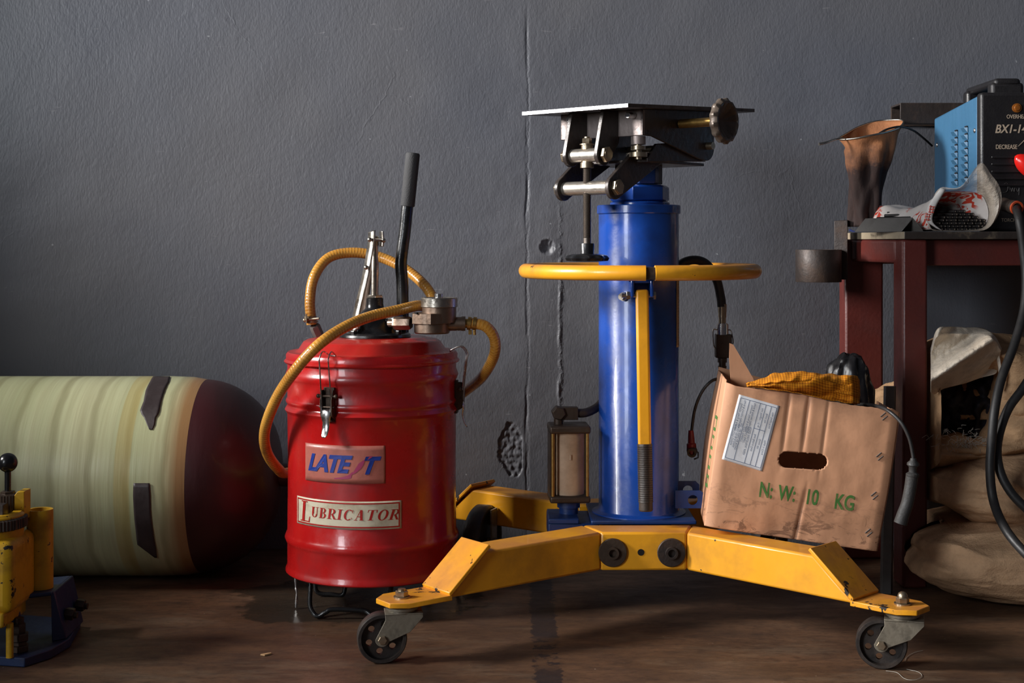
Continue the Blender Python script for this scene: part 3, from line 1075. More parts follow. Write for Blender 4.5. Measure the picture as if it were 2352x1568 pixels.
# linkage plates
def strip(pts, wdir, wd, name, mat, par, th=0.0022):
    wdir = V(wdir).normalized()
    pts = crom(pts, 5)
    g = G()
    def fn(u, v):
        k = min(int(v * (len(pts) - 1)), len(pts) - 2); f = v * (len(pts) - 1) - k
        return lerp(pts[k], pts[k + 1], f) + wdir * ((u - 0.5) * wd)
    g.grid(fn, 2, 30)
    return g.build(name, mat, par, solid=th, smooth=80)
lk = strip([P(810, 766, 2.46), P(822, 706, 2.465), P(838, 640, 2.47), P(849, 580, 2.475), P(853, 553, 2.475), P(854, 531, 2.475)], (0.72, -0.66, 0.2), 0.017, 'link_plate', STEEL, lub)
strip([P(876, 566, 2.50), P(877, 545, 2.50), P(876, 531, 2.50)], (0.45, -0.89, 0), 0.017, 'link_plate', STEEL, lub)
strip([P(828, 765, 2.52), P(838, 700, 2.52), P(846, 640, 2.515), P(858, 560, 2.51)], (0.75, -0.66, 0.1), 0.015, 'link_plate', DKBRZ, lub)
g = G()
for px, py, d in ((849, 550, 2.468), (841, 614, 2.462), (822, 752, 2.455), (881, 552, 2.495)):
    g = G()
    g.sphere(P(px, py, d), 0.0042, 12)
    g.build('rivet', STEEL, lub)
g = G()
a = P(851, 550, 2.47); b = P(880, 552, 2.50)
g.cyl(a, b, 0.0025, n=10)
g.build('link_pin', STEEL, lub)
# hand lever
g = G()
hp = crom([P(925, 778, 2.53), P(925, 720, 2.53), P(924, 650, 2.53), P(921, 610, 2.53), P(924, 575, 2.53), P(930, 530, 2.53), P(936, 470, 2.53), P(949, 362, 2.53)], 8)
g.tube(hp, 0.0108, 20)
hl = g.build('hand_lever', BLACKP, lub, smooth=60)
g = G()
A, B = P(936, 474, 2.53), P(948.5, 351, 2.53)
L = (B - A).length
g.lathe([(0.0108, 0), (0.0122, 0.0005), (0.0128, 0.002), (0.0128, L - 0.003), (0.0115, L - 0.0005), (0.0095, L), (0, L)], A, B - A, 28)
g.build('lever_grip', GRIP, hl)
# flow meter
MX, MY = P(1009, 700, 2.43).x, 2.43
def mz(py): return CAMZ - (py - HOR) * 2.40 / F
g = G()
g.lathe([(0, mz(768)), (0.0285, mz(768)), (0.0305, mz(765)), (0.0305, mz(745)), (0, mz(745))], (MX - 0.0125, MY, 0), n=36)
g.build('meter_base', BRONZE, lub, smooth=40)
fl = G()
def lob(t, h): return 1 + 0.10 * max(0, math.cos(6 * t)) ** 3
fl.lathe([(0, mz(745)), (0.033, mz(745)), (0.034, mz(744)), (0.034, mz(728)), (0, mz(728))], (MX - 0.0125, MY, 0), n=72, rfun=lob)
fl.lathe([(0, mz(728)), (0.0335, mz(728)), (0.0335, mz(721)), (0.032, mz(720)), (0, mz(720))], (MX - 0.0125, MY, 0), n=72, rfun=lob)
fl.hexn(P(905, 742, 2.44), P(944, 742, 2.43), 0.0115, 0.3)
fl.cyl(P(895, 742, 2.45), P(912, 742, 2.44), 0.007)
fl.cyl(P(1030, 744, 2.43), P(1064, 743, 2.43), 0.0118, n=24)
fl.cyl(P(1060, 743, 2.43), P(1069, 743, 2.43), 0.0125, n=24)
fl.build('meter_housing', BRONZE, lub, smooth=40)
g = G()
g.lathe([(0, mz(742)), (0.0290, mz(742)), (0.0290, mz(707)), (0, mz(707))], (MX, MY, 0), n=48)
g.build('meter_barrel', BRONZE, lub)
g = G()
g.lathe([(0, mz(707)), (0.0300, mz(707)), (0.0312, mz(705.5)), (0.0312, mz(687)), (0.0300, mz(684.5)), (0.0270, mz(684.5)), (0.026, mz(686)), (0, mz(686))], (MX, MY, 0), n=120,
        rfun=lambda t, h: 1 + 0.004 * math.cos(60 * t))
g.build('knurled_cap', STEEL, lub, smooth=25)
g = G()
g.lathe([(0, mz(686)), (0.0072, mz(686)), (0.0072, mz(676)), (0.0062, mz(675)), (0, mz(675))], (MX - 0.001, MY, 0), n=24)
g.build('dial_knob', CHROME, lub)
g = G()
for px in (957, 1006):
    q = P(px, 721, 2.405)
    g = G()
    g.hexn(q, q + V((0, 0, 0.0028)), 0.0034)
    g.build('screw', BLACKP, lub)
# hose, one continuous run
hp = [P(716, 745, 2.56), P(712, 690, 2.56), P(722, 635, 2.57), P(755, 592, 2.59), P(810, 580, 2.60), P(872, 590, 2.60), P(930, 617, 2.58), P(975, 655, 2.55), P(995, 690, 2.53),
      P(985, 705, 2.50), P(960, 702, 2.465), P(915, 712, 2.43), P(850, 727, 2.40), P(790, 752, 2.36), P(730, 793, 2.33), P(678, 850, 2.34), P(635, 915, 2.38), P(609, 985, 2.43),
      P(612, 1035, 2.47), P(637, 1074, 2.52), P(665, 1085, 2.585), P(760, 1050, 2.675), P(900, 990, 2.70), P(1020, 930, 2.675), P(1075, 893, 2.60), P(1110, 862, 2.52), P(1135, 815, 2.46),
      P(1135, 775, 2.44), P(1113, 748, 2.43), P(1078, 742, 2.43)]
g = G()
g.tube(crom(hp, 9), 0.0094, 18, uv=True)
hose = g.build('hose', HOSE, lub, smooth=60)
g = G()
for t in (1074, 1086):
    a, b = P(t, 742, 2.43), P(t + 8, 743, 2.43)
    g.pipe(a, b, 0.0112, 0.0092)
g.cyl(P(1066, 742.5, 2.43), P(1082, 742.5, 2.43), 0.0080)
g.box(tuple(P(1076, 768, 2.43)), tuple(P(1084, 757, 2.44)))
g.cyl(P(1090, 769, 2.43), P(1090, 752, 2.43), 0.0025, n=10)
g.build('hose_clamp', BRASS, hose)
g = G()
a = P(706, 722, 2.56); 
for py in (728, 738):
    a = P(713 + (py - 728) * 0.3, py, 2.56)
    g.pipe(a - V((0, 0, 0.002)), a + V((0, 0, 0.002)), 0.0112, 0.0092)
g.cyl(P(700, 734, 2.55), P(733, 731, 2.54), 0.0022, n=10)
g.sphere(P(700, 735, 2.55), 0.0036, 10)
g.prism([(-0.001, -0.006), (0.001, -0.006), (0.001, 0.010), (-0.001, 0.010)], P(705, 733, 2.548), (1, 0, 0), (0, 0, 1), (0, -0.008, 0))
g.build('hose_clamp', ZINC, hose)
g = G()
g.hexn(P(722, 747, 2.56), P(733, 772, 2.57), 0.0098, 0.2)
g.cyl(P(730, 765, 2.565), P(745, 812, 2.58), 0.0062)
g.build('hose_nozzle', GREYST, hose)

# ================================================================= transmission jack
JX, JY = 0.2236, 2.51
jack = thing('transmission_jack', 'blue column transmission jack on yellow splayed legs with casters and black tilting head plate', 'workshop jack', (JX, JY, 0))
ZT, ZB = 0.1534, 0.0900
g = G()
g.hexa([(0.147, 2.352, ZB), (0.289, 2.352, ZB), (0.305, 2.414, ZB), (0.12, 2.414, ZB), (0.147, 2.352, ZT), (0.289, 2.352, ZT), (0.305, 2.414, ZT), (0.12, 2.414, ZT)])
fc = g.build('cross_beam', YEL, jack, bevel=0.004)
g = G()
g.hexa([(0.12, 2.606, ZB), (0.305, 2.606, ZB), (0.289, 2.668, ZB), (0.147, 2.668, ZB), (0.12, 2.606, ZT), (0.305, 2.606, ZT), (0.289, 2.668, ZT), (0.147, 2.668, ZT)])
g.build('cross_beam', YEL, jack, bevel=0.004)
g = G()
g.box((0.165, 2.40, ZB + 0.008), (0.275, 2.62, ZT - 0.006))
g.build('base_spine', BLUED, jack, bevel=0.003)


def leg(seam, sback, ldir, bn, ltop, lbot, foot, mirror=False):
    """seam: front seam point; bn: unit normal towards the beam's other side"""
    d = V((*ldir, 0)).normalized()
    n = V((*bn, 0)).normalized()
    Wd = 0.062
    S = V((*seam, 0)); B = V((*sback, 0))
    def mp(p):
        return V((p.x, 2 * JY - p.y, p.z)) if mirror else p
    e = 0.0004
    vs = [V((S.x, S.y, ZB + e)), S + d * lbot + V((0, 0, ZB + e)), S + d * lbot + n * Wd + V((0, 0, ZB + e)), V((B.x, B.y, ZB + e)),
          V((S.x, S.y, ZT - e)), S + d * ltop + V((0, 0, ZT - e)), S + d * ltop + n * Wd + V((0, 0, ZT - e)), V((B.x, B.y, ZT - e))]
    g = G()
    g.hexa([mp(v) for v in vs])
    lg = g.build('leg', YEL, jack, bevel=0.004)
    # bent end plate: slope then flat foot
    w0, w1 = -0.006, Wd + 0.006
    th = 0.006
    g = G()
    A = S + d * (ltop - 0.006) + V((0, 0, ZT + 0.007))
    Bp = S + d * (lbot) + V((0, 0, ZB + 0.004))
    Cp = S + d * (foot + 0.042) + V((0, 0, ZB + 0.002))
    sl = (Bp - A).normalized()
    nn = V((d.x * -sl.z, d.y * -sl.z, (sl.x * d.x + sl.y * d.y)))  # outward normal of the slope
    up = V((0, 0, 1))
    vs = [A + n * w0, Bp + n * w0, Bp + n * w1, A + n * w1, A + n * w0 + nn * th, Bp + n * w0 + nn * th * 0.6 + up * th * 0.6, Bp + n * w1 + nn * th * 0.6 + up * th * 0.6, A + n * w1 + nn * th]
    g.hexa([mp(v) for v in vs])
    c = 0.018
    L0 = lbot - 0.004; L1 = foot + 0.034
    poly = [(L0, w0), (L1 - c * 1.3, w0), (L1, w0 + c), (L1, w1 - c), (L1 - c * 1.3, w1), (L0, w1)]
    zf = ZB - 0.002
    n_ = len(poly)
    pv = [mp(S + d * a + n * b + V((0, 0, zf))) for a, b in poly] + [mp(S + d * a + n * b + V((0, 0, zf + th + 0.002))) for a, b in poly]
    g.add(pv, [tuple(range(n_))[::-1], tuple(range(n_, 2 * n_))] + [(i, (i + 1) % n_, n_ + (i + 1) % n_, n_ + i) for i in range(n_)])
    g.build('end_plate', YELC, lg, bevel=0.0012)
    fp = mp(S + d * foot + n * (Wd * 0.5))
    return lg, V((fp.x, fp.y, zf))


LD = V((-0.244, -0.188)); LB = V((-0.61, 0.792))
RD = V((0.224, -0.221)); RB = V((0.702, 0.712))
lg1, c1 = leg((0.147, 2.352), (0.12, 2.414), LD, LB, 0.237, 0.308, 0.372)
lg2, c2 = leg((0.289, 2.352), (0.305, 2.414), RD, RB, 0.243, 0.3145, 0.377)
lg3, c3 = leg((0.147, 2.352), (0.12, 2.414), LD, LB, 0.237, 0.308, 0.362, True)
lg4, c4 = leg((0.289, 2.352), (0.305, 2.414), RD, RB, 0.215, 0.2800, 0.328, True)


def caster(c, yaw, stem, r=0.0375, flip=-1):
    """c: plate underside point. wheel axle along local y"""
    R_ = Matrix.Translation(c) @ Matrix.Rotation(yaw, 4, 'Z')
    def q(x, y, z): return R_ @ V((x, y, z))
    H = c.z
    cz = r - H
    cx = flip * 0.030
    g = G()
    g.cyl(q(0, 0, 0.0006), q(0, 0, -0.004), 0.021)
    g.cyl(q(0, 0, -0.004), q(0, 0, -0.0085), 0.0245)
    g.cyl(q(0, 0, -0.0085), q(0, 0, -0.013), 0.020)
    sw = g.build('caster', FORK, jack, bevel=0.0008)
    g = G()
    top = -0.0115
    g.prism([(-0.026, top), (0.031, top), (0.031, top - 0.0025), (-0.026, top - 0.0025)], q(0, -0.0185, 0), R_.to_3x3() @ V((1, 0, 0)), V((0, 0, 1)), R_.to_3x3() @ V((0, 0.037, 0)))
    arc = [(cx + 0.0105 * math.cos(a), cz + 0.0105 * math.sin(a)) for a in [PI * (1.0 + 0.9 * i / 8) for i in range(9)]]
    poly = [(-0.026, top), (cx * 0.45 - 0.012, top - 0.010)] + arc + [(0.012, -0.040), (0.031, top - 0.007), (0.031, top)]
    for s in (-1, 1):
        y0 = 0.0165 * s - 0.001
        g.prism(poly, q(0, y0, 0), R_.to_3x3() @ V((1, 0, 0)), V((0, 0, 1)), R_.to_3x3() @ V((0, 0.0022, 0)))
    g.build('fork', FORK, sw, bevel=0.0006)
    g = G()
    wv, wf = shape2d([circ(r * 0.93, 40)] + [circ(r * 0.135, 14, (r * 0.55 * math.cos(a), r * 0.55 * math.sin(a))) for a in [0.35 + 2 * PI * k / 6 for k in range(6)]], 0.007)
    M = R_ @ Matrix.Translation((cx, 0, cz)) @ Matrix.Rotation(PI / 2, 4, 'X')
    g.add(wv, wf, M)
    ax_ = R_.to_3x3() @ V((0, 1, 0))
    O = q(cx, -0.013, cz)
    g.lathe([(r * 0.84, 0), (r * 0.96, 0), (r, 0.003), (r, 0.023), (r * 0.96, 0.026), (r * 0.84, 0.026), (r * 0.82, 0.018), (r * 0.82, 0.008), (r * 0.84, 0)], O, ax_, 56)
    g.lathe([(0, 0), (0.009, 0), (0.009, 0.026), (0, 0.026)], O, ax_, 20)
    g.build('wheel', WHEELM, sw, smooth=40)
    g = G()
    g.cyl(q(cx, -0.021, cz), q(cx, 0.021, cz), 0.0035, n=14)
    g.hexn(q(cx, -0.0175, cz), q(cx, -0.0225, cz), 0.0068)
    g.hexn(q(cx, 0.0175, cz), q(cx, 0.0225, cz), 0.0068)
    g.build('axle_bolt', ZINC, sw)
    g = G()
    zt = 0.0079
    g.cyl(q(0, 0, zt), q(0, 0, zt + 0.0022), 0.0125)
    g.hexn(q(0, 0, zt + 0.002), q(0, 0, zt + 0.0105), 0.0098, 0.4)
    if stem == 'dome':
        g.lathe([(0.0075, 0), (0.0075, 0.003), (0.006, 0.0065), (0.003, 0.0085), (0, 0.009)], q(0, 0, zt + 0.0100), (0, 0, 1), 18)
    else:
        g.cyl(q(0, 0, zt + 0.010), q(0, 0, zt + 0.0135), 0.0058)
    g.build('stem_nut', ZINC, sw)


caster(c1, math.radians(8), 'flat')
caster(c2, math.radians(-16), 'dome')
caster(c4, math.radians(30), 'flat')
# larger rear wheel seen between drum and column
g = G()
wc = V((P(1108, 1240, 2.715).x, 2.715, 0.066))
axd = V((0.93, -0.36, 0)).normalized()
g.lathe([(0, 0.004), (0.02, 0.004), (0.04, 0.008), (0.052, 0.006), (0.055, 0), (0.061, 0), (0.066, 0.005), (0.066, 0.027), (0.061, 0.032), (0.055, 0.032), (0.052, 0.026), (0.04, 0.024), (0.02, 0.028), (0, 0.028)], wc - axd * 0.016, axd, 56)
rw = g.build('rear_wheel', WHEELM, jack, smooth=45)
g = G()
g.cyl(wc - axd * 0.02, wc + axd * 0.06, 0.005)
g.prism([(-0.012, -0.01), (0.012, -0.01), (0.015, 0.06), (-0.015, 0.06)], wc + axd * 0.022, axd.cross(V((0, 0, 1))), (0, 0, 1), axd * 0.003)
g.build('wheel_bracket', FORK, rw)

# big washers and painted dark of a hole on the front beam
for px in (1407, 1542):
    g = G()
    q = P(px, 1268, 2.352)
    g.lathe([(0.009, 0), (0.0225, 0), (0.0236, 0.001), (0.0236, 0.004), (0.0225, 0.0052), (0.009, 0.0052)], q + V((0, 0.0002, 0)), (0, -1, 0), 40)
    g.lathe([(0.0058, 0.002), (0.0095, 0.002), (0.0105, 0.0055), (0.0100, 0.011), (0.0065, 0.011), (0.0058, 0.004), (0, 0.004)], q + V((0, 0.0002, 0)), (0, -1, 0), 28)
    g.build('pivot_bolt', DKBRZ if px < 1500 else DARKST, jack, smooth=35)
g = G()
g.lathe([(0, 0), (0.0055, 0), (0.0055, 0.0006), (0, 0.0006)], P(1472, 1268, 2.352), (0, -1, 0), 20)
g.build('hole_shade_disc', WBLACK, jack)  # flat black disc stands in for the shade inside an open hole

# base plate and column
g = G()
g.box((0.135, 2.425, ZT - 0.002), (0.315, 2.595, ZT + 0.005))
g.box((0.062, 2.44, ZT - 0.035), (0.15, 2.56, ZT - 0.003))
g.box((0.062, 2.435, ZT - 0.003), (0.115, 2.53, ZT + 0.006))
g.build('base_plate', BLUED, jack, bevel=0.002)
g = G()
CR = 0.0705
g.lathe([(0, 0.157), (CR + 0.012, 0.157), (CR + 0.012, 0.160), (CR + 0.002, 0.162), (CR, 0.164), (CR, 0.683), (0, 0.683)], (JX, JY, 0), n=96)
col = g.build('column', BLUE, jack, smooth=50)
g = G()
g.lathe([(0.060, 0.6825), (0.0722, 0.6825), (0.0735, 0.684), (0.0735, 0.6965), (0.0722, 0.698), (0.058, 0.6985), (0, 0.6985)], (JX, JY, 0), n=96)
g.lathe([(0.0525, 0.698), (0.0525, 0.702), (0.050, 0.704), (0, 0.704)], (JX + 0.002, JY, 0), n=64)
g.build('column_cap', BLUE, col, smooth=40)
g = G()
g.hexn((JX + 0.002, JY, 0.7035), (JX + 0.002, JY, 0.733), 0.054, math.radians(-78) + PI)
g.build('gland_nut', BLUE, col, bevel=0.001)
g = G()
g.cyl((JX, JY, 0.732), (JX, JY, 0.79), 0.022)
g.build('ram', STEEL, col)
g = G()
g.hexn((JX + 0.006, JY - 0.02, 0.7345), (JX + 0.006, JY - 0.02, 0.765), 0.029, math.radians(-78))
g.build('head_nut', BLUED, col, bevel=0.001)
g = G()
ang0, ang1 = math.radians(62), math.radians(75)
g.grid(lambda u, v: V((JX + (CR + 0.0008) * math.sin(lerp(ang0, ang1, u)), JY - (CR + 0.0008) * math.cos(lerp(ang0, ang1, u)), lerp(0.450, 0.572, v))), 5, 24)
sc = g.build('scale_tag', SCALEL, col, solid=0.0008)
g = G()
for k in range(22):
    z = 0.455 + k * 0.0052
    aa = ang0 + (0.02 if k % 5 else 0.0)
    g.grid(lambda u, v: V((JX + (CR + 0.0014) * math.sin(lerp(aa + 0.05, ang0 + 0.15, u)), JY - (CR + 0.0014) * math.cos(lerp(aa + 0.05, ang0 + 0.15, u)), z + v * 0.0008)), 2, 1)
g.build('scale_marks', WBLACK, sc, smooth=0)

# lug on the lower right of the column
g = G()
lug = [(-0.004, 0), (0.040, 0.0), (0.046, 0.006), (0.046, 0.024), (0.040, 0.030), (-0.004, 0.030)]
for yy, dzz in ((2.452, 0.0), (2.49, 0.010)):
    wv, wf = shape2d([lug, circ(0.0088, 18, (0.026, 0.014))], 0.005)
    g = G()
    g.add(wv, wf, basis(V((JX + 0.062 if yy < 2.47 else JX + 0.058, yy, 0.175 + dzz)), (1, 0, 0), (0, 0, 1), (0, -1, 0)))
    g.build('lug', BLUED, col, bevel=0.001)

# ring handle, two halves split at the front
RR = 0.2005
for s in (-1, 1):
    g = G()
    pts = []
    for k in range(41):
        a = math.radians(2.1) + (PI - math.radians(2.1)) * k / 40
        pts.append(V((JX + s * RR * math.sin(a) + 0.0012, JY - RR * math.cos(a), 0.5826)))
    g.tube(pts, 0.0127, 20)
    g.build('ring_handle', YEL, jack, smooth=60)
g = G()
g.box((JX - 0.0085, JY - RR - 0.004, 0.572), (JX + 0.0105, JY - CR + 0.004, 0.592))
g.build('handle_clamp', BLACKM, jack, bevel=0.001)
g = G()
g.box((JX - 0.01, JY + CR - 0.004, 0.572), (JX + 0.01, JY + RR, 0.592))
g.build('handle_clamp', BLACKM, jack, bevel=0.001)

# pedal / release lever on the front of the column
g = G()
zt = 0.572
x0 = P(1474, 660, 2.42).x
for (a, b) in ((-0.0200, -0.0140), (0.0130, 0.0190)):
    g.box((x0 + a, JY - CR - 0.036, 0.540), (x0 + b, JY - CR + 0.006, 0.5695))
g.box((x0 - 0.0200, JY - CR - 0.034, 0.5635), (x0 + 0.0190, JY - CR + 0.006, 0.5695))
lb = g.build('lever_bracket', BLUE, jack, bevel=0.002)
g = G()
A = V((x0 - 0.0005, JY - CR - 0.030, 0.553)); B = P(1481, 1030, 2.395)
dirl = (B - A).normalized()
side = V((0, 1, 0)).cross(dirl).normalized()
M = basis(A, side, (0, 1, 0), dirl)
Ll = (B - A).length
g.box((-0.0112, -0.005, 0), (0.0112, 0.005, Ll), M)
lev = g.build('lever', YEL, jack, bevel=0.0045, seg=4)
g = G()
n = 26
prof = [(0, Ll - 0.008), (0.0125, Ll - 0.008)]
for k in range(n):
    z = Ll - 0.006 + k * 0.0037
    prof += [(0.0128 - k * 0.00002, z), (0.0128, z + 0.0024), (0.0117, z + 0.0028), (0.0117, z + 0.0034)]
zend = Ll - 0.006 + n * 0.0037
prof += [(0.0118, zend + 0.012), (0.0105, zend + 0.014), (0, zend + 0.014)]
g.lathe(prof, A, dirl, 28)
for i in range(len(g.v)):
    pass
g.build('lever_grip', RUBBERB, lev, smooth=30)
g = G()
zc = 0.5425
g.cyl((x0 - 0.034, JY - CR - 0.022, zc), (x0 + 0.024, JY - CR - 0.022, zc), 0.0038)
g.hexn((x0 - 0.0205, JY - CR - 0.022, zc), (x0 - 0.0265, JY - CR - 0.022, zc), 0.0075)
g.hexn((x0 + 0.0195, JY - CR - 0.022, zc), (x0 + 0.0235, JY - CR - 0.022, zc), 0.0075)
g.build('lever_pin', STEEL, jack)
g = G()
q = P(1433, 681, 2.445)
g.cyl(q + V((0.012, 0.015, 0)), q + V((-0.002, -0.004, 0)), 0.0075)
g.cyl(q + V((-0.002, -0.004, 0)), q + V((-0.006, -0.009, 0)), 0.0055)
g.build('bleed_screw', STEEL, jack)

# air cylinder (foot pump) left of the column
ac = V((0.099, 2.49, 0))
yawm = Matrix.Translation(ac) @ Matrix.Rotation(math.radians(3), 4, 'Z')
def aq(x, y, z): return yawm @ V((x, y, z))
g = G()
g.box((-0.0355, -0.0355, 0.302), (0.0355, 0.0355, 0.315), yawm)
ca = g.build('air_cylinder_cap', DKBRZ, jack, bevel=0.0035, seg=3)
g = G()
g.box((-0.0350, -0.0350, 0.182), (0.0350, 0.0350, 0.194), yawm)
g.build('air_cylinder_cap', DKBRZ, jack, bevel=0.0035, seg=3)
g = G()
g.cyl(aq(0, 0, 0.192), aq(0, 0, 0.303), 0.0272, n=48)
g.tube([aq(0.001, -0.0275, 0.256), aq(0.001, -0.0275, 0.265)], 0.0022, 8)
g.build('air_cylinder', CANIS, jack, smooth=40)
for sx in (-1, 1):
    for sy in (-1, 1):
        g = G()
        g.cyl(aq(sx * 0.0300, sy * 0.0300, 0.192), aq(sx * 0.0300, sy * 0.0300, 0.303), 0.0030, n=12)
        g.build('tie_rod', BRASS, jack)
g = G()
g.box((-0.0345, -0.024, 0.194), (-0.0315, 0.030, 0.302), yawm)
g.build('side_shield', DKBRZ, jack)
g = G()
g.cyl(aq(0, 0, 0.170), aq(0, 0, 0.182), 0.020)
g.cyl(aq(0, 0, 0.158), aq(0, 0, 0.176), 0.0165)
g.build('pump_neck', BLUED, jack)
g = G()
e0 = aq(-0.018, 0, 0)
g.cyl(aq(-0.018, 0, 0.314), aq(-0.018, 0, 0.325), 0.008)
g.hexn(aq(-0.018, -0.016, 0.335), aq(-0.018, 0.012, 0.335), 0.0125, 0.2)
g.box((-0.012, -0.010, 0.323), (0.016, 0.010, 0.345), yawm)
g.build('elbow_fitting', DKBRZ, jack, bevel=0.001)
g = G()
g.tube(crom([aq(0.010, 0, 0.334), aq(0.030, 0.004, 0.334), aq(0.050, 0.02, 0.340), aq(0.066, 0.045, 0.350), aq(0.10, 0.095, 0.38)], 6), 0.0078, 14)
g.build('air_hose', RUBBERB, jack, smooth=60)

# hydraulic hose on the right of the column with coupler
g = G()
g.tube(crom([P(1540, 650, 2.60), P(1560, 610, 2.60), P(1592, 597, 2.60), P(1622, 606, 2.60), P(1645, 640, 2.60), P(1655, 680, 2.60), P(1658, 704, 2.60)], 8), 0.0082, 16)
hh = g.build('hydraulic_hose', RUBBER, jack, smooth=60)
g = G()
def cc(py, px=1659): return P(px, py, 2.60)
g.cyl(cc(698), cc(716), 0.0078); g.cyl(cc(715), cc(729), 0.0074); g.cyl(cc(728), cc(742), 0.0066)
g.build('hose_ferrule', ZINC, hh)
g = G()
g.cyl(cc(744), cc(768), 0.0112); g.cyl(cc(742), cc(745), 0.0095)
cp = g.build('coupler', CHROME, hh)
g = G()
g.box(tuple(P(1645, 822, 2.59)), tuple(P(1677, 766, 2.613)))
g.build('coupler_body', DKBRZ, cp, bevel=0.0015)
g = G()
g.cyl(cc(822), cc(832), 0.0085); g.cyl(cc(832), cc(840), 0.0065); g.cyl(cc(840), cc(846), 0.0078); g.cyl(cc(846), cc(862), 0.0052)
g.build('coupler_nipple', DKBRZ, cp)
g = G()
g.tube(crom([P(1646, 757, 2.597), P(1638, 758, 2.597), P(1639, 790, 2.597), P(1643, 800, 2.597), P(1647, 803, 2.597)], 4), 0.0011, 8)
g.tube(crom([P(1672, 757, 2.597), P(1679, 760, 2.597), P(1684, 785, 2.597), P(1678, 800, 2.597)], 4), 0.0011, 8)
g.build('bail_wire', STEEL, cp)
g = G()
g.tube(crom([cc(858, 1661), P(1655, 868, 2.55), P(1634, 875, 2.52), P(1612, 900, 2.52), P(1596, 940, 2.52), P(1588, 992, 2.52)], 8), 0.0028, 10)
tc_ = g.build('cap_tether', RUBBER, hh, smooth=60)
g = G()
g.lathe([(0, 0), (0.0045, 0), (0.0052, 0.006), (0.0062, 0.022), (0.0085, 0.024), (0.0090, 0.036), (0.0075, 0.044), (0, 0.046)], P(1587, 988, 2.52), P(1589, 1050, 2.52) - P(1587, 988, 2.52), 20)
g.build('dust_cap', paint('dark_red_plastic', (0.16, 0.008, 0.010), 0.35, dirt=(0.02, 0.01, 0.01), dirt_amt=0.9, dirt_scale=60), tc_)
g = G()
q = P(1589, 1040, 2.508)
g.lathe([(0.0045, 0), (0.0085, 0), (0.0085, 0.012), (0.0045, 0.012), (0.0045, 0)], q, (0.25, 0.9, 0.2), 18)
g.tube([q + V((0.006, 0, 0.004)), q + V((0.011, 0.0, 0.001)), q + V((0.011, 0, -0.008)), q + V((0.004, 0, -0.011))], 0.0014, 8)
g.build('cap_ring', BLACKP, tc_)

# ---- tilting head
Bu = V((0.755, -0.656, 0)); Cv = V((0.656, 0.755, 0)); Zv = V((0, 0, 1))
O0 = V((JX, JY, 0))
def Hh(u, v, z): return O0 + Bu * u + Cv * v + Zv * z
def zpl(v): return 0.8508 + (v + 0.185) * 0.049
head = G()
D0, D1, W2, th = -0.185, 0.203, 0.1125, 0.0060
vs = []
for dz_ in (0, th):
    for (u, v) in ((-W2, D0), (W2, D0), (W2, D1), (-W2, D1)):
        vs.append(Hh(u, v, zpl(v) + dz_))
g = G()
g.add(vs, [(0, 3, 2, 1), (4, 5, 6, 7)]); g.mi = 1
g.add(vs, [(0, 1, 5, 4), (3, 0, 4, 7), (2, 3, 7, 6)]); g.mi = 2
g.add(vs, [(1, 2, 6, 5)])
plate = g.build('head_plate', [BLACKM, EDGE, EDGE_SHADED], jack, smooth=0)
# saddle box (upper channel)
fr = 0.088
for s in (-1, 1):
    g = G()
    poly = [(-0.110, 0.811), (-0.082, 0.811), (0.060, 0.779)] + [(0.083 + 0.024 * math.sin(a), 0.801 - 0.024 * math.cos(a)) for a in [PI * 0.5 * k / 6 for k in range(7)]] + [(0.107, zpl(0.107)), (-0.110, zpl(-0.11))]
    u0 = s * fr - (0.005 if s > 0 else 0)
    g.prism(poly, Hh(u0, 0, 0), Cv, Zv, Bu * 0.005)
    g.build('side_plate', BLACKM, jack, bevel=0.0008)
SATIN = paint('oily_worn_face', (0.30, 0.25, 0.235), 0.45, metal=0.45, dirt=(0.10, 0.075, 0.07), dirt_amt=0.5, dirt_scale=40, bump=0.5)
g = G()
g.prism([(-fr, 0.811), (fr, 0.811), (fr, zpl(-0.11)), (-fr, zpl(-0.11))], Hh(0, -0.110, 0), Bu, Zv, Cv * 0.006)
fp = g.build('front_plate', SATIN, jack, bevel=0.001)
# lower carrier
g = G()
for s in (-1, 1):
    u0 = s * 0.078 - 0.0025
    poly = [(-0.085, 0.775), (-0.060, 0.800), (0.010, 0.806), (0.098, 0.800), (0.104, 0.788), (0.090, 0.776), (-0.085, 0.768)]
    g.prism(poly, Hh(u0, 0, 0), Cv, Zv, Bu * 0.005)
g.prism([(-0.078, 0), (0.078, 0), (0.078, 0.005), (-0.078, 0.005)], Hh(0, -0.085, 0.768), Bu, Zv, Cv * 0.175)
g.box((-0.03, -0.03, 0.735), (0.03, 0.03, 0.770), basis(O0, Bu, Cv, Zv))
g.build('carrier', BLACKM, jack, bevel=0.001)
g = G()
g.cyl(Hh(-0.094, 0.085, 0.803), Hh(0.100, 0.085, 0.803), 0.0065)
g.build('pivot_pin', ZINC, jack)
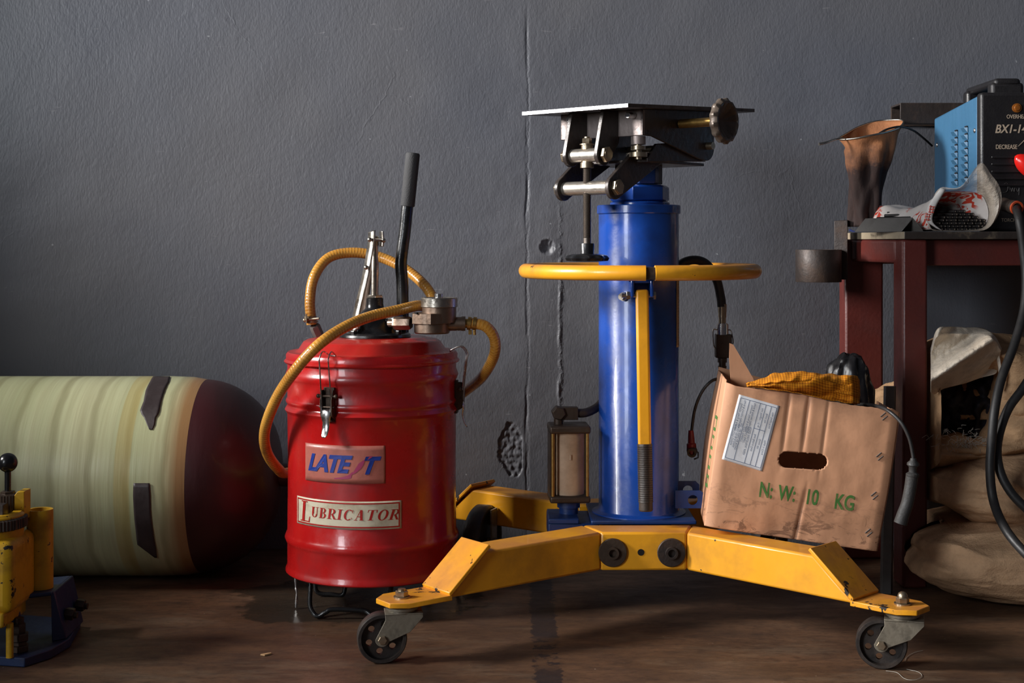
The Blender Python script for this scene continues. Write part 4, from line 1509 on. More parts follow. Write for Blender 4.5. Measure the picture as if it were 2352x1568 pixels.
# arms down to lower cross tube
for s in (-1, 1):
    g = G()
    u0 = s * 0.054 - 0.004
    c_ = (-0.145, 0.724)
    arc = [(c_[0] + 0.0205 * math.cos(a), c_[1] + 0.0205 * math.sin(a)) for a in [math.radians(140 + 170 * k / 10) for k in range(11)]]
    poly = arc + [(-0.015, 0.768), (0.0, 0.785), (-0.095, 0.785)]
    g.prism(poly, Hh(u0, 0, 0), Cv, Zv, Bu * 0.008)
    g.build('arm', BLACKM, jack, bevel=0.0012)
def crosstube(name, uw, v, z, r, ho):
    g = G()
    g.cyl(Hh(-uw, v, z), Hh(uw, v, z), r, n=32)
    t = g.build(name, paint('brushed_nickel', (0.62, 0.57, 0.50), 0.33, metal=0.85, dirt=(0.25, 0.18, 0.12), dirt_amt=0.7, dirt_scale=45, bump=0.1, var=0.3), jack)
    g = G()
    g.hexn(Hh(ho, v, z), Hh(ho + 0.0085, v, z), 0.0138, 0.25)
    g.cyl(Hh(ho + 0.008, v, z), Hh(ho + 0.0095, v, z), 0.0105, n=24)
    g.build('bolt_head', ZINC, t, bevel=0.0006)
    g = G()
    g.hexn(Hh(-ho, v, z), Hh(-ho - 0.009, v, z), 0.0128, 0.25)
    g.build('bolt_nut', ZINC, t, bevel=0.0006)
    return t
crosstube('cross_tube', 0.050, -0.145, 0.724, 0.0118, 0.058)
crosstube('cross_tube', 0.030, -0.150, 0.779, 0.0118, 0.0385)
for s in (-1, 1):
    g = G()
    u0 = s * 0.0335 - 0.004
    c_ = (-0.150, 0.779)
    arc = [(c_[0] + 0.0185 * math.cos(a), c_[1] + 0.0185 * math.sin(a)) for a in [math.radians(170 + 160 * k / 10) for k in range(11)]]
    poly = [(-0.150, zpl(-0.15))] + arc + [(-0.108, 0.800), (-0.100, zpl(-0.1))]
    g.prism(poly, Hh(u0, 0, 0), Cv, Zv, Bu * 0.008)
    g.build('clevis_plate', BLACKM, jack, bevel=0.001)
for u in (-0.056, 0.070):
    g = G()
    g.cyl(Hh(u, -0.108, 0.8445), Hh(u, -0.128, 0.8445), 0.0052, n=20)
    g.build('guide_pin', CHROME, jack, bevel=0.0005)
# threaded adjusting screw
g = G()
zz = []
z = 0.640
while z < 0.800:
    zz += [(0.0062, z), (0.0070, z + 0.0007)]
    z += 0.0014
g.lathe([(0, 0.620), (0.0066, 0.620), (0.0066, 0.640)] + zz + [(0.0055, 0.802), (0.0055, 0.808), (0, 0.808)], Hh(0, -0.148, 0), Zv, 20)
scr = g.build('adjusting_screw', paint('screw_steel', (0.17, 0.145, 0.125), 0.4, metal=0.8, dirt=(0.05, 0.035, 0.025), dirt_amt=0.5), jack, smooth=30)
g = G()
q = Hh(0, -0.148, 0)
g.cyl(q + Zv * 0.758, q + Zv * 0.7665, 0.0115); g.cyl(q + Zv * 0.7665, q + Zv * 0.7695, 0.0095)
g.cyl(q + Zv * 0.789, q + Zv * 0.7965, 0.0100); g.cyl(q + Zv * 0.7965, q + Zv * 0.7985, 0.0125)
g.hexn(q + Zv * 0.7985, q + Zv * 0.808, 0.0080, 0.4); g.cyl(q + Zv * 0.808, q + Zv * 0.8105, 0.0050)
g.build('collar_nut', ZINC, scr)
g = G()
g.lathe([(0, 0.631), (0.0118, 0.631), (0.0125, 0.629), (0.0118, 0.614), (0.0135, 0.612), (0, 0.612)], q, Zv, 28)
g.lathe([(0, 0.6130), (0.024, 0.6130), (0.033, 0.6105), (0.0362, 0.606), (0.034, 0.6015), (0.020, 0.600), (0, 0.600)], q, Zv, 96, rfun=lambda t, h: 1 + (0.045 * math.cos(9 * t) if 0.6005 < h < 0.6125 else 0))
g.build('star_knob', BLACKP, scr, smooth=50)
# small stop screws between channels
g = G()
q = Hh(0.070, -0.098, 0)
g.cyl(q + Zv * 0.797, q + Zv * 0.8105, 0.0125)
g.build('stop_lug', SATIN, jack)
g = G()
g.cyl(q + Zv * 0.772, q + Zv * 0.797, 0.006); g.cyl(q + Zv * 0.788, q + Zv * 0.7945, 0.0125); g.cyl(q + Zv * 0.776, q + Zv * 0.7835, 0.0155)
g.build('stop_screw', ZINC, jack)
# tilt hand wheel on the right
g = G()
g.cyl(Hh(0.090, -0.003, 0.8365), Hh(0.170, -0.003, 0.8365), 0.0078)
hs = g.build('handwheel_shaft', BRASS, jack)
g = G()
g.lathe([(0, 0), (0.012, 0), (0.020, 0.004), (0.0345, 0.006), (0.0375, 0.010), (0.0375, 0.016), (0.0335, 0.0205), (0.0300, 0.0205), (0.0285, 0.0190), (0.010, 0.0075), (0, 0.006)], Hh(0.166, -0.003, 0.8365), Bu, 110,
        rfun=lambda t, h: 1 + (0.05 * max(-0.3, math.cos(13 * t)) if 0.0045 < h < 0.0195 else 0))
g.build('handwheel', paint('oily_handwheel', (0.15, 0.115, 0.09), 0.36, metal=0.3, dirt=(0.03, 0.022, 0.018), dirt_amt=0.6, dirt_scale=40, bump=0.2), hs, smooth=45)

# ================================================================= cardboard box
BY = 2.33
bo = P(1619, 1208, BY)
th_ = math.radians(8.4)
E1 = V((math.cos(th_), 0, -math.sin(th_))); E3 = V((math.sin(th_), 0, math.cos(th_))); E2 = V((0, 1, 0))
BW, BH, BD = 0.2855, 0.2435, 0.215
box = thing('cardboard_box', 'worn brown cardboard box with green lettering, tilted on the right leg of the jack', 'box', bo)
box.rotation_euler = (0, th_, 0)
def bl(px, py, d=BY):
    q = P(px, py, d) - bo
    return q.dot(E1), q.dot(E3)
IDOFF = bo
class LG(G):
    """geometry given in the box's own frame"""
    def build(s, name, mats, parent=None, **kw):
        off = wloc(parent)
        s.v = [p + off for p in s.v]
        return G.build(s, name, mats, parent, **kw)
slc = bl(1841, 1057)
sla, slh, slw = math.radians(4.6), 0.0135, 0.0395
def slot_sd(x, z):
    dx, dz2 = x - slc[0], z - slc[1]
    u = dx * math.cos(sla) - dz2 * -math.sin(sla) * 1.0
    u = dx * math.cos(sla) + dz2 * math.sin(sla)
    v = -dx * math.sin(sla) + dz2 * math.cos(sla)
    uc = max(-(slw - slh), min(slw - slh, u))
    return math.hypot(u - uc, v) - slh, (u, v, uc)
def crease(x, z):
    y = 0.0
    for cx_, wd_, z0, amp in ((bl(1850, 960)[0], 0.0035, 0.115, 0.0030), (bl(1805, 960)[0], 0.0035, 0.10, 0.0022), (bl(1890, 1000)[0], 0.003, 0.09, 0.0015)):
        k = math.exp(-((x - cx_ + 0.010 * (z - 0.2)) / wd_) ** 2) * max(0, min(1, (z - z0) * 14))
        y += amp * k
    k = math.exp(-((x - bl(1838, 1180)[0] - 0.05 * (z - 0.05)) / 0.003) ** 2) * max(0, min(1, (0.10 - z) * 14))
    y += 0.003 * k
    y += 0.0022 * nz((x * 11, z * 9, 4)) + 0.0008 * nz((x * 40, z * 30, 4))
    ex = x / BW
    if ex < 0.06:
        y += 0.006 * (1 - ex / 0.06) ** 2
    if ex > 0.94:
        y += 0.005 * ((ex - 0.94) / 0.06) ** 2
    return y
TOPE = [bl(*p) for p in ((1655, 868), (1672, 880), (1700, 888), (1740, 893), (1840, 906), (1900, 920), (1960, 930), (2010, 936), (2045, 938), (2066, 948))]
def topz(x):   # torn upper edge of the front panel
    z = TOPE[-1][1]
    for (a, b), (c, d) in zip(TOPE, TOPE[1:]):
        if x <= c:
            z = lerp(b, d, max(0, (x - a) / (c - a))); break
    return z + 0.0010 * nz((x * 90, 0, 0))
NX, NZ = 150, 128
vs, keep = [], []
for j in range(NZ + 1):
    for i in range(NX + 1):
        x = BW * i / NX
        z = topz(x) * j / NZ
        x2 = x + (0.004 * (z / BH) ** 2 * (x / BW)) + 0.003 * math.sin(z * 14) * (x / BW)
        sd, (u, v, uc) = slot_sd(x, z)
        if abs(sd) < 0.0013:
            L = math.hypot(u - uc, v) or 1e-6
            u2 = uc + (u - uc) / L * slh; v2 = v / L * slh
            x2 += (u2 - u) * math.cos(sla) - (v2 - v) * math.sin(sla)
            z += (u2 - u) * math.sin(sla) + (v2 - v) * math.cos(sla)
        vs.append(V((x2, crease(x, z), z)))
        keep.append(sd)
fs = []
for j in range(NZ):
    for i in range(NX):
        q = (j * (NX + 1) + i, j * (NX + 1) + i + 1, (j + 1) * (NX + 1) + i + 1, (j + 1) * (NX + 1) + i)
        if sum(keep[k] for k in q) / 4 > -0.0002:
            fs.append(q)
g = LG()
g.add(vs, fs)
fpn = g.build('front_panel', CARD, box, smooth=50, solid=0.0025)
g = LG()
def sidep(x0, bow):
    def fn(u, v):
        y = u * BD; z = v * ((TOPE[0][1] if x0 < 0.1 else TOPE[-1][1]) - 0.002)
        y = 0.0055 + u * (BD - 0.0055)
        return V((x0 + u * 0.018 + bow * math.sin(PI * v) * u + 0.0015 * nz((y * 12, z * 12, 3)) * u + (0.004 * v * v + 0.003 * math.sin(z * 14) if x0 > 0.1 else 0), y, z))
    g.grid(fn, 20, 24)
sidep(0.001, -0.006)
g.build('side_panel', CARD, box, smooth=50, solid=0.0025)
g = LG()
sidep(BW + 0.0005, 0.003)
g.build('side_panel', CARD, box, smooth=50, solid=0.0025)
g = LG()
g.grid(lambda u, v: V((0.018 + u * BW, BD + 0.002 * nz((u * 5, v * 5, 0)), v * lerp(TOPE[0][1] + 0.004, TOPE[-1][1] - 0.012, u))), 20, 16)
g.build('back_panel', CARD, box, smooth=50, solid=0.0025)
g = LG()
g.grid(lambda u, v: V((u * BW + 0.018 * v, 0.004 + v * (BD - 0.004), 0.0015)), 4, 4)
g.build('bottom_panel', CARD, box, solid=0.0025)
# torn flap standing up at the back left
fl = [bl(1676, 868, 2.44), bl(1673, 820, 2.44), bl(1674, 787, 2.44), bl(1682, 790, 2.44), bl(1697, 815, 2.44), bl(1712, 840, 2.44), bl(1728, 868, 2.44), bl(1735, 905, 2.44), bl(1680, 900, 2.44)]
g = LG()
g.prism([(a, b) for a, b in fl], (0, 0.10, 0), (1, 0, 0), (0, 0, 1), (0, 0.003, 0))
g.build('torn_flap', CARD, box)
# stapled edge
for (px, py) in ((2030, 958), (2020, 1050), (2008, 1140), (1995, 1225)):
    g = LG()
    for k in (0, 1):
        a = bl(px - 8 + k * 4, py - 2 + k * 8); b = bl(px + 3 + k * 4, py - 11 + k * 8)
        ya, yb = crease(*a), crease(*b)
        g.tube([V((a[0], ya + 0.002, a[1])), V((a[0], ya - 0.002, a[1])), V((b[0], yb - 0.002, b[1])), V((b[0], yb + 0.002, b[1]))], 0.0009, 6)
    g.build('staple', GREYST, box)
# shipping label
c4_ = [bl(1697, 905), bl(1791, 932), bl(1750, 1082), bl(1658, 1054)]
def lab(u, v, lift):   # u along the short top edge, v down the long edge
    a = (lerp(c4_[0][0], c4_[1][0], u), lerp(c4_[0][1], c4_[1][1], u))
    b = (lerp(c4_[3][0], c4_[2][0], u), lerp(c4_[3][1], c4_[2][1], u))
    x, z = lerp(a[0], b[0], v), lerp(a[1], b[1], v)
    return V((x, crease(x, z) - 0.0014 - lift, z))
g = LG()
g.grid(lambda u, v: lab(u, v, 0.0002), 16, 24)
lb_ = g.build('paper_label', PAPER, box, solid=0.0003)
g = LG()
def lline(u0, v0, u1, v1, w_=0.008):
    if abs(u1 - u0) < 1e-6:
        g.grid(lambda s, t: lab(u0 + (s - 0.5) * w_ * 1.6, lerp(v0, v1, t), 0.0006), 1, 14)
    else:
        g.grid(lambda s, t: lab(lerp(u0, u1, s), v0 + (t - 0.5) * w_, 0.0006), 10, 1)
lline(0.06, 0.04, 0.94, 0.04); lline(0.06, 0.96, 0.94, 0.96); lline(0.06, 0.04, 0.06, 0.96); lline(0.94, 0.04, 0.94, 0.96)
for u in (0.28, 0.54, 0.68, 0.81):
    lline(u, 0.04, u, 0.96)
lline(0.54, 0.42, 0.81, 0.42)
LW = 0.070; LL = 0.111
def ltext(s, u, v, size=0.0046):
    tv, tf = text_mesh(s, size, xs=0.9, extrude=0.0)
    g.add([lab(u - p.y / LW, v + p.x / LL, 0.0006) for p in tv], tf)
for s, u, v in (('Name & Contact Department', 0.20, 0.06), ('Exporter Name & Address', 0.13, 0.12), ('NO. 168 XING HE ROAD', 0.26, 0.40), ('NO. 12-102 BUILDING', 0.20, 0.42), ('JINAN CITY CHINA', 0.13, 0.44),
                ('Name & Address Department', 0.44, 0.06), ('Importer Name & Address', 0.38, 0.10), ('ROAD INDUSTRIAL AREA', 0.49, 0.42), ('DISTRICT EAST', 0.42, 0.42), ('CITY MARKET', 0.35, 0.44),
                ('Net Weight : 10 kg', 0.64, 0.10), ('Batch No', 0.77, 0.16), ('Gross Wt', 0.77, 0.55), ('Best Before Date', 0.63, 0.50), ('Max Retail Price', 0.90, 0.12), ('Made in China', 0.90, 0.55)):
    ltext(s, u, v)
g.build('label_print', LABINK, lb_, smooth=0)
# stencilled weight
def pxtext(g, s, px, py, slope, size, xs, lift=0.0022, sp=1.0):
    tv, tf = text_mesh(s, size, xs=xs, extrude=0.0, offset=0.022, spacing=sp)
    x0_, z0_ = bl(px, py)
    ca_, sa_ = math.cos(slope), math.sin(slope)
    out = []
    for p in tv:
        x = x0_ + p.x * ca_ - p.y * sa_
        z = z0_ + p.x * sa_ + p.y * ca_
        out.append(V((x, crease(x, z) - lift, z)))
    g.add(out, tf)
g = LG()
sl_ = math.radians(1.0)
pxtext(g, 'N:', 1741, 1139, sl_, 0.0345, 0.66)
pxtext(g, 'W:', 1785, 1146, sl_, 0.0345, 0.66)
pxtext(g, '10', 1846, 1155, sl_, 0.0345, 0.66)
pxtext(g, 'KG', 1914, 1166, sl_, 0.0345, 0.70)
g.build('lettering', GREENINK, box, smooth=0)
# green print on the narrow left side
g = LG()
for (z0, z1) in ((0.150, 0.175), (0.118, 0.142), (0.085, 0.108), (0.055, 0.075)):
    g.box((-0.0015 + 0.004, 0.035, z0), (0.0045, 0.075, z0 + 0.005))
    g.box((0.0025, 0.035, z1 - 0.005), (0.0045, 0.075, z1))
    g.box((0.0025, 0.05, z0), (0.0045, 0.056, z1))
g.build('side_print', GREENINK, box, smooth=0)

# checked cloth lying on the box
cb = P(1845, 885, 2.37)
cl = None
def cloth():
    g = G()
    # folded sheet: cross-section is an S of three layers, extruded along x with an envelope
    top = [(1716, 876), (1745, 868), (1772, 852), (1800, 848), (1850, 840), (1900, 842), (1945, 846), (1970, 852), (1975, 864)]
    bot = [(1716, 888), (1745, 889), (1772, 893), (1800, 896), (1850, 905), (1900, 916), (1945, 924), (1968, 928), (1970, 926)]
    def env(tab, px):
        for (a, b), (c, d) in zip(tab, tab[1:]):
            if a <= px <= c: return lerp(b, d, (px - a) / (c - a))
        return tab[-1][1]
    sec = crom([V((1.0, 0.0, 0)), V((0.55, 0.55, 0)), V((0.15, 0.80, 0)), V((-0.75, 0.70, 0)), V((-1.0, 0.42, 0)), V((-0.45, 0.28, 0)), V((0.15, 0.35, 0)), V((0.25, 0.52, 0)), V((-0.35, 0.62, 0)),
                V((-0.95, 0.55, 0)), V((-1.12, 0.20, 0)), V((-0.95, 0.02, 0)), V((-0.92, -0.02, 0))], 8)
    ns = len(sec) - 1
    lenacc = [0]
    for a, b in zip(sec, sec[1:]): lenacc.append(lenacc[-1] + (b - a).length)
    def fn(u, v):
        px = lerp(1716, 1974, u)
        k = min(int(v * ns), ns - 1); f = v * ns - k
        s = lerp(sec[k], sec[k + 1], f)
        yt, yb = env(top, px), env(bot, px)
        # fold lines wander with x
        h = s.y + 0.10 * math.sin(u * 7 + s.x * 2.2) * (1 - abs(2 * s.y - 1)) + 0.05 * nz((u * 7, v * 9, 3))
        h = max(-0.02, min(1.05, h))
        dep = 2.352 - s.x * -0.036 * (0.4 + 0.6 * math.sin(PI * min(1, u * 1.1 + 0.1))) 
        dep += 0.014 * nz((u * 2.2, v * 5, 9)) + 0.007 * math.sin(v * 26 + u * 6 + 2 * nz((u * 3, 0, 0))) + 0.003 * nz((u * 14, v * 14, 1))
        if u > 0.93: dep += 0.02 * (u - 0.93) / 0.07
        q = P(px + 5 * nz((u * 3, v * 8, 2)), lerp(yb, yt, h) + 3 * nz((u * 14, v * 12, 5)), dep)
        return q
    g.grid(fn, 130, ns * 2, uv=lambda u, v: (u * 0.21, v * 0.26))
    return g
o = cloth().build('cloth', GING, None, smooth=70, solid=0.0008)
tag(o, 'crumpled orange gingham rag lying on top of the cardboard box', 'cloth')

# black plastic bag standing in the box behind the rag
g = G()
def fn(u, v):
    a = u * 2 * PI
    hgt = [(1.0, 0.0), (1.0, 0.35), (0.92, 0.62), (0.8, 0.80), (0.55, 0.93), (0.25, 0.98), (0.02, 0.93)]
    k = min(int(v * 6), 5); f = v * 6 - k
    r, h = lerp(hgt[k][0], hgt[k + 1][0], f), lerp(hgt[k][1], hgt[k + 1][1], f)
    rr = r * (1 + 0.05 * math.cos(5 * a + 4 * v) + 0.35 * nz((math.cos(a) * 2, math.sin(a) * 2, v * 3)) + 0.22 * (abs(nz((math.cos(a) * 5, math.sin(a) * 5, v * 6))) - 0.2))
    base = P(1950, 940, 2.47)
    q = base + V((rr * 0.040 * math.cos(a), rr * 0.034 * math.sin(a), -0.02 + h * 0.118 + 0.006 * nz((a, v * 5, 7))))
    return q
g.grid(fn, 60, 30, closed_u=True)
o = g.build('plastic_bag', BINBAG, None, smooth=60)
tag(o, 'crumpled black plastic bag poking out of the cardboard box behind the rag', 'bag')

# cord with grey grip hanging over the box
cord = thing('electrode_lead', 'thin black lead with grey rubber grip hanging over the cardboard box right corner', 'cable', P(2085, 1100, 2.27))
g = G()
g.tube(crom([P(1960, 928, 2.45), P(2000, 930, 2.36), P(2035, 940, 2.30), P(2068, 968, 2.275), P(2088, 1005, 2.27), P(2097, 1045, 2.27), P(2097, 1060, 2.27)], 8), 0.0030, 12)
g.build('cord', RUBBER, cord, smooth=60)
g = G()
A, B = P(2098, 1052, 2.27), P(2086, 1100, 2.27)
g.lathe([(0, 0), (0.0045, 0), (0.0055, 0.004), (0.0095, 0.0075), (0.0098, 0.011), (0.0065, 0.014), (0.0062, 0.022), (0.0105, 0.025), (0.0105, 0.029), (0.0085, 0.031), (0, 0.031)], A, V((-0.05, 0, -1)), 24)
pts = crom([P(2095, 1092, 2.27), P(2091, 1120, 2.27), P(2084, 1155, 2.27), P(2075, 1180, 2.27), P(2068, 1202, 2.27)], 6)
g.tube(pts, lambda t: 0.0098 - 0.0006 * math.sin(t * 3) + 0.0010 * t, 20)
g.build('grip', GREYRUB, cord, smooth=50)

# ================================================================= work table
table = thing('work_table', 'maroon steel work table with chipped dark top plate carrying the blue welder', 'table', (0.72, 2.62, 0))
FRX, FRY = 0.7155, 2.60
def tbx(x0, x1, y0, y1, z0, z1, name, mat, bev=0.003, M=None):
    g = G(); g.box((x0, y0, z0), (x1, y1, z1), M)
    return g.build(name, mat, table, bevel=bev)
tbx(0.7140, 0.7600, 2.600, 2.665, 0.0, 0.6385, 'leg', MAROON, 0.005)
tbx(0.6665, 0.7430, 2.845, 2.900, 0.0, 0.6385, 'leg', MAROON, 0.005)
tbx(1.95, 2.01, 2.600, 2.665, 0.0, 0.6385, 'leg', MAROON, 0.005)
tbx(1.95, 2.01, 2.845, 2.900, 0.0, 0.6385, 'leg', MAROON, 0.005)
g = G()
za, zb = 0.5945, 0.6385
g.hexa([(0.7120, 2.645, za), (0.7520, 2.645, za), (0.722, 2.86, za), (0.676, 2.86, za), (0.7120, 2.645, zb), (0.7520, 2.645, zb), (0.722, 2.86, zb), (0.676, 2.86, zb)])
g.build('side_rail', MAROON, table, bevel=0.006, seg=3)
tbx(0.7595, 1.952, 2.625, 2.665, 0.590, 0.6385, 'front_rail', MAROON, 0.003)
tbx(0.742, 1.952, 2.855, 2.895, 0.590, 0.6385, 'back_rail', MAROON, 0.003)
g = G()
g.hexa([(0.7150, 2.592, 0.6388), (2.03, 2.592, 0.6388), (2.03, 2.925, 0.6388), (0.6700, 2.925, 0.6388), (0.7150, 2.592, 0.6525), (2.03, 2.592, 0.6525), (2.03, 2.925, 0.6525), (0.6700, 2.925, 0.6525)])
g.m = [0, 0, 0, 0, 0, 1]
g.build('table_top', [TOPP, paint('bare_scraped_edge', (0.36, 0.29, 0.20), 0.55, dirt=(0.06, 0.045, 0.035), dirt_amt=1.0, dirt_scale=30, bump=0.8)], table, bevel=0.0012)
# bracket bar and pipe holder on the left
g = G()
g.hexa([tuple(P(1916, 642, 2.80)), tuple(P(1947, 642, 2.79)), tuple(P(1947, 642, 2.84)), tuple(P(1925, 642, 2.85)),
        tuple(P(1916, 507, 2.80)), tuple(P(1947, 505, 2.79)), tuple(P(1947, 505, 2.84)), tuple(P(1925, 507, 2.85))])
hb = g.build('holder_bracket', DARKST, table, bevel=0.001)
g = G()
pc = V((P(1880, 610, 2.79).x, 2.79, 0))
g.lathe([(0.0385, 0.5555), (0.0440, 0.5555), (0.0445, 0.5570), (0.0445, 0.6175), (0.0438, 0.6190), (0.0390, 0.6190), (0.0385, 0.6175), (0.0385, 0.5555)], pc, Zv, 48)
g.build('pipe_holder', DARKST, hb, smooth=40)

# steel angle bars
o = None
g = G()
g.prism([(0, 0), (0.034, 0.036), (0.0665, 0.002), (0.0635, 0.000), (0.034, 0.0315), (0.003, 0)], P(2070, 532, 2.612), (0.62, 0.02, 0), (0, 0, 0.72), (-0.062, 0.10, 0))
for i, p in enumerate(g.v):
    g.v[i].z += 0.6530 - P(2070, 532, 2.612).z
o = g.build('steel_angle', GREYST, None, bevel=0.0006)
tag(o, 'short grey offcut of angle steel lying like a roof on the table corner', 'steel offcut')
g = G()
ya, yb = WY - 0.075, WY - 0.0008
A = P(2068, 283, ya); 
z0, z1 = CAMZ + (560 - 283) * ya / F, CAMZ + (560 - 236) * ya / F
g.box((A.x, ya, z0), (1.75, ya + 0.004, z1)); g.box((A.x, ya + 0.004, z1 - 0.004), (1.75, yb, z1)); g.box((A.x, ya + 0.004, z0), (1.75, ya + 0.03, z0 + 0.004)); g.box((A.x, yb - 0.004, z0), (1.75, yb, z1 - 0.004))
o = g.build('steel_channel', DARKST, None, bevel=0.0006)
tag(o, 'rusty dark steel channel fixed along the wall behind the blue welder', 'steel bar')
g = G()
g.prism([(0, 0), (0.016, 0), (0.022, 0.012), (0.022, 0.016), (0, 0.016)], (0, 0, 0), (1, 0, 0), (0, 1, 0), (0, 0, 0.371))
sh = V((P(2026, 900, 2.56).x, 2.56, 0))
g.v = [V((p.x + sh.x + 0.012 * p.z / 0.37, p.y + sh.y + 0.02 * p.z / 0.37, p.z)) for p in g.v]
o = g.build('steel_bar', GREYST, None, bevel=0.0006)
tag(o, 'narrow grey steel bar standing upright beside the front table leg', 'steel bar')

# ================================================================= welder
TZ = 0.6527
weld = thing('welding_machine', 'blue welding machine with black front panel standing on the work table', 'welder', (0.90, 2.70, TZ))
wx0, wx1 = 0.8725, 1.085
wy0, wy1 = 2.667, 2.860
zf, zbk = 0.9080, 0.8820
g = G()
xb = (2145 - 1176) / F * wy1
g.hexa([(wx0, wy0, TZ + 0.004), (wx1, wy0, TZ + 0.004), (wx1 + 0.002, wy1, TZ + 0.004), (xb, wy1, TZ + 0.004), (wx0, wy0, zf), (wx1, wy0, zf), (wx1 + 0.002, wy1, zbk), (xb, wy1, zbk)])
hs_ = g.build('housing', WBLUE, weld, bevel=0.004)
# louvres punched in the left side
side_n = V((-1, 0, 0))
for colk in (0, 1):
    for r in range(8):
        y = 2.756 - colk * 0.052 + 0.0
        px = (2194, 2217)[colk]
        sb = (xb - wx0) / (wy1 - wy0)
        y = (wx0 - sb * wy0) * F / ((px - 1176) - sb * F)
        zc_ = CAMZ + (560 - ((306 + r * 16.2) if colk == 0 else (297 + r * 16.6))) * y / F
        x = wx0 + (xb - wx0) * (y - wy0) / (wy1 - wy0)
        ln = 0.027
        g = G(); g.mi = 0
        vs = [(x + 0.0002, y - ln / 2, zc_ - 0.0068), (x + 0.0002, y + ln / 2, zc_ - 0.0068), (x + 0.0002, y + ln / 2, zc_ + 0.003), (x + 0.0002, y - ln / 2, zc_ + 0.003),
              (x - 0.0060, y - ln / 2 + 0.004, zc_ + 0.0025), (x - 0.0060, y + ln / 2 - 0.004, zc_ + 0.0025)]
        g.add(vs, [(0, 1, 5, 4), (0, 4, 3), (1, 2, 5)])
        g.mi = 1
        g.add([(x - 0.0004, y - ln / 2, zc_ + 0.0022), (x - 0.0004, y + ln / 2, zc_ + 0.0022), (x - 0.0004, y + ln / 2, zc_ + 0.0062), (x - 0.0004, y - ln / 2, zc_ + 0.0062)], [(0, 1, 2, 3)])
        g.build('louvre', [WBLUE, WBLACK], hs_, smooth=0)
g = G()
for px, py in ((2240, 300), (2144, 333)):
    y = 2.678 if px > 2200 else 2.845
    x = wx0 + (xb - wx0) * (y - wy0) / (wy1 - wy0)
    z = CAMZ + (560 - py) * y / F
    g = G()
    g.sphere((x, y, z), 0.0048, 12, (0.5, 1, 1))
    g.build('screw', CHROME, hs_)
# black front bezel
g = G()
g.box((wx0 - 0.001, wy0 - 0.022, TZ + 0.0005), (wx1 + 0.003, wy0 + 0.004, zf + 0.004))
bz = g.build('front_panel', WBLACK, weld, bevel=0.006, seg=3)
g = G()
yf = wy0 - 0.022
def wp(px, py): return P(px, py, yf - 0.0004)
for k, py in enumerate((361, 377, 394, 410, 425)):
    a, b = wp(2277, py), wp(2340, py)
    g.box((a.x, yf - 0.0025, a.z - 0.002), (b.x + 0.05, yf + 0.001, a.z + 0.002))
g.build('vent_rib', WBLACK, bz, bevel=0.001)
g = G()
def wtext(s, px, py, hpx, shear=0, off=0.0, xs=1.0):
    tv, tf = text_mesh(s, hpx * yf / F / 0.70, shear=shear, offset=off, xs=xs, extrude=0.0002)
    q = wp(px, py)
    g.add([V((q.x + p.x, q.y - p.z, q.z + p.y)) for p in tv], tf)
wtext('OVERHEAT', 2312, 272, 9, 0, 0.008, 0.80)
wtext('BX1-140', 2285, 305, 19, 0.25, 0.02, 0.86)
wtext('DECREASE', 2287, 342, 10, 0, 0.01, 0.74)
wtext('TORCH', 2300, 509, 8, 0, 0.0, 0.85)
a_, b_ = wp(2338, 336), wp(2352, 322)
g.prism([(0, 0), (0.001, 0), (0.014, 0.0125), (0.014, 0.0145)], a_, (1, 0, 0), (0, 0, 1), (0, -0.0005, 0))
g.build('lettering', PANELTXT, bz, smooth=0)
g = G()
# faint script logo
for pts in ([(2304, 424), (2312, 420), (2316, 428), (2312, 440), (2304, 442)], [(2314, 432), (2318, 424), (2320, 436)], [(2322, 432), (2324, 440), (2326, 431), (2329, 440), (2331, 431)], [(2334, 432), (2338, 440), (2341, 431), (2340, 448)]):
    g.tube(crom([wp(*p) for p in pts], 4), 0.0004, 6)
g.build('script_logo', paint('dull_grey_print', (0.07, 0.065, 0.065), 0.5, bump=0), bz)
g = G()
g.lathe([(0, 0), (0.0085, 0), (0.0085, 0.0035), (0.0060, 0.004), (0.005, 0.006), (0, 0.0065)], wp(2335, 248) + V((0, 0.0005, 0)), (0, -1, 0), 24)
g.build('overheat_lamp', GLASSY, bz)
# carry handle
g = G()
hz = zf + 0.004
hy0, hy1 = 2.675, 2.85
hx = P(2318, 200, 2.66).x
g.box((hx - 0.028, hy0, zf - 0.004), (hx + 0.034, hy0 + 0.028, hz + 0.022))
g.box((hx - 0.028, hy1 - 0.03, zbk - 0.002), (hx + 0.034, hy1, hz + 0.022))
g.box((hx - 0.022, hy0, hz + 0.014), (hx + 0.028, hy1, hz + 0.030))
g.build('carry_handle', WBLACK, weld, bevel=0.007, seg=3)
# red current knob, seen at the frame edge
g = G()
kc = wp(2362, 385) + V((0, -0.004, 0))
def fn(u, v):
    a = u * 2 * PI
    r = (1, 1.06, 1.0, 0.7, 0.02)[min(int(v * 4), 3)] * (1 - (v * 4 - min(int(v * 4), 3))) + (1, 1.06, 1.0, 0.7, 0.02)[min(int(v * 4), 3) + 1] * (v * 4 - min(int(v * 4), 3))
    el = 1 / (1 + 0.9 * abs(math.sin(a - 2.5)) ** 1.5)
    return kc + V((r * 0.0335 * el * math.cos(a), -v * 0.022, r * 0.0335 * el * math.sin(a)))
g.grid(fn, 40, 12, closed_u=True)
g.build('current_knob', REDPL, bz, smooth=60)
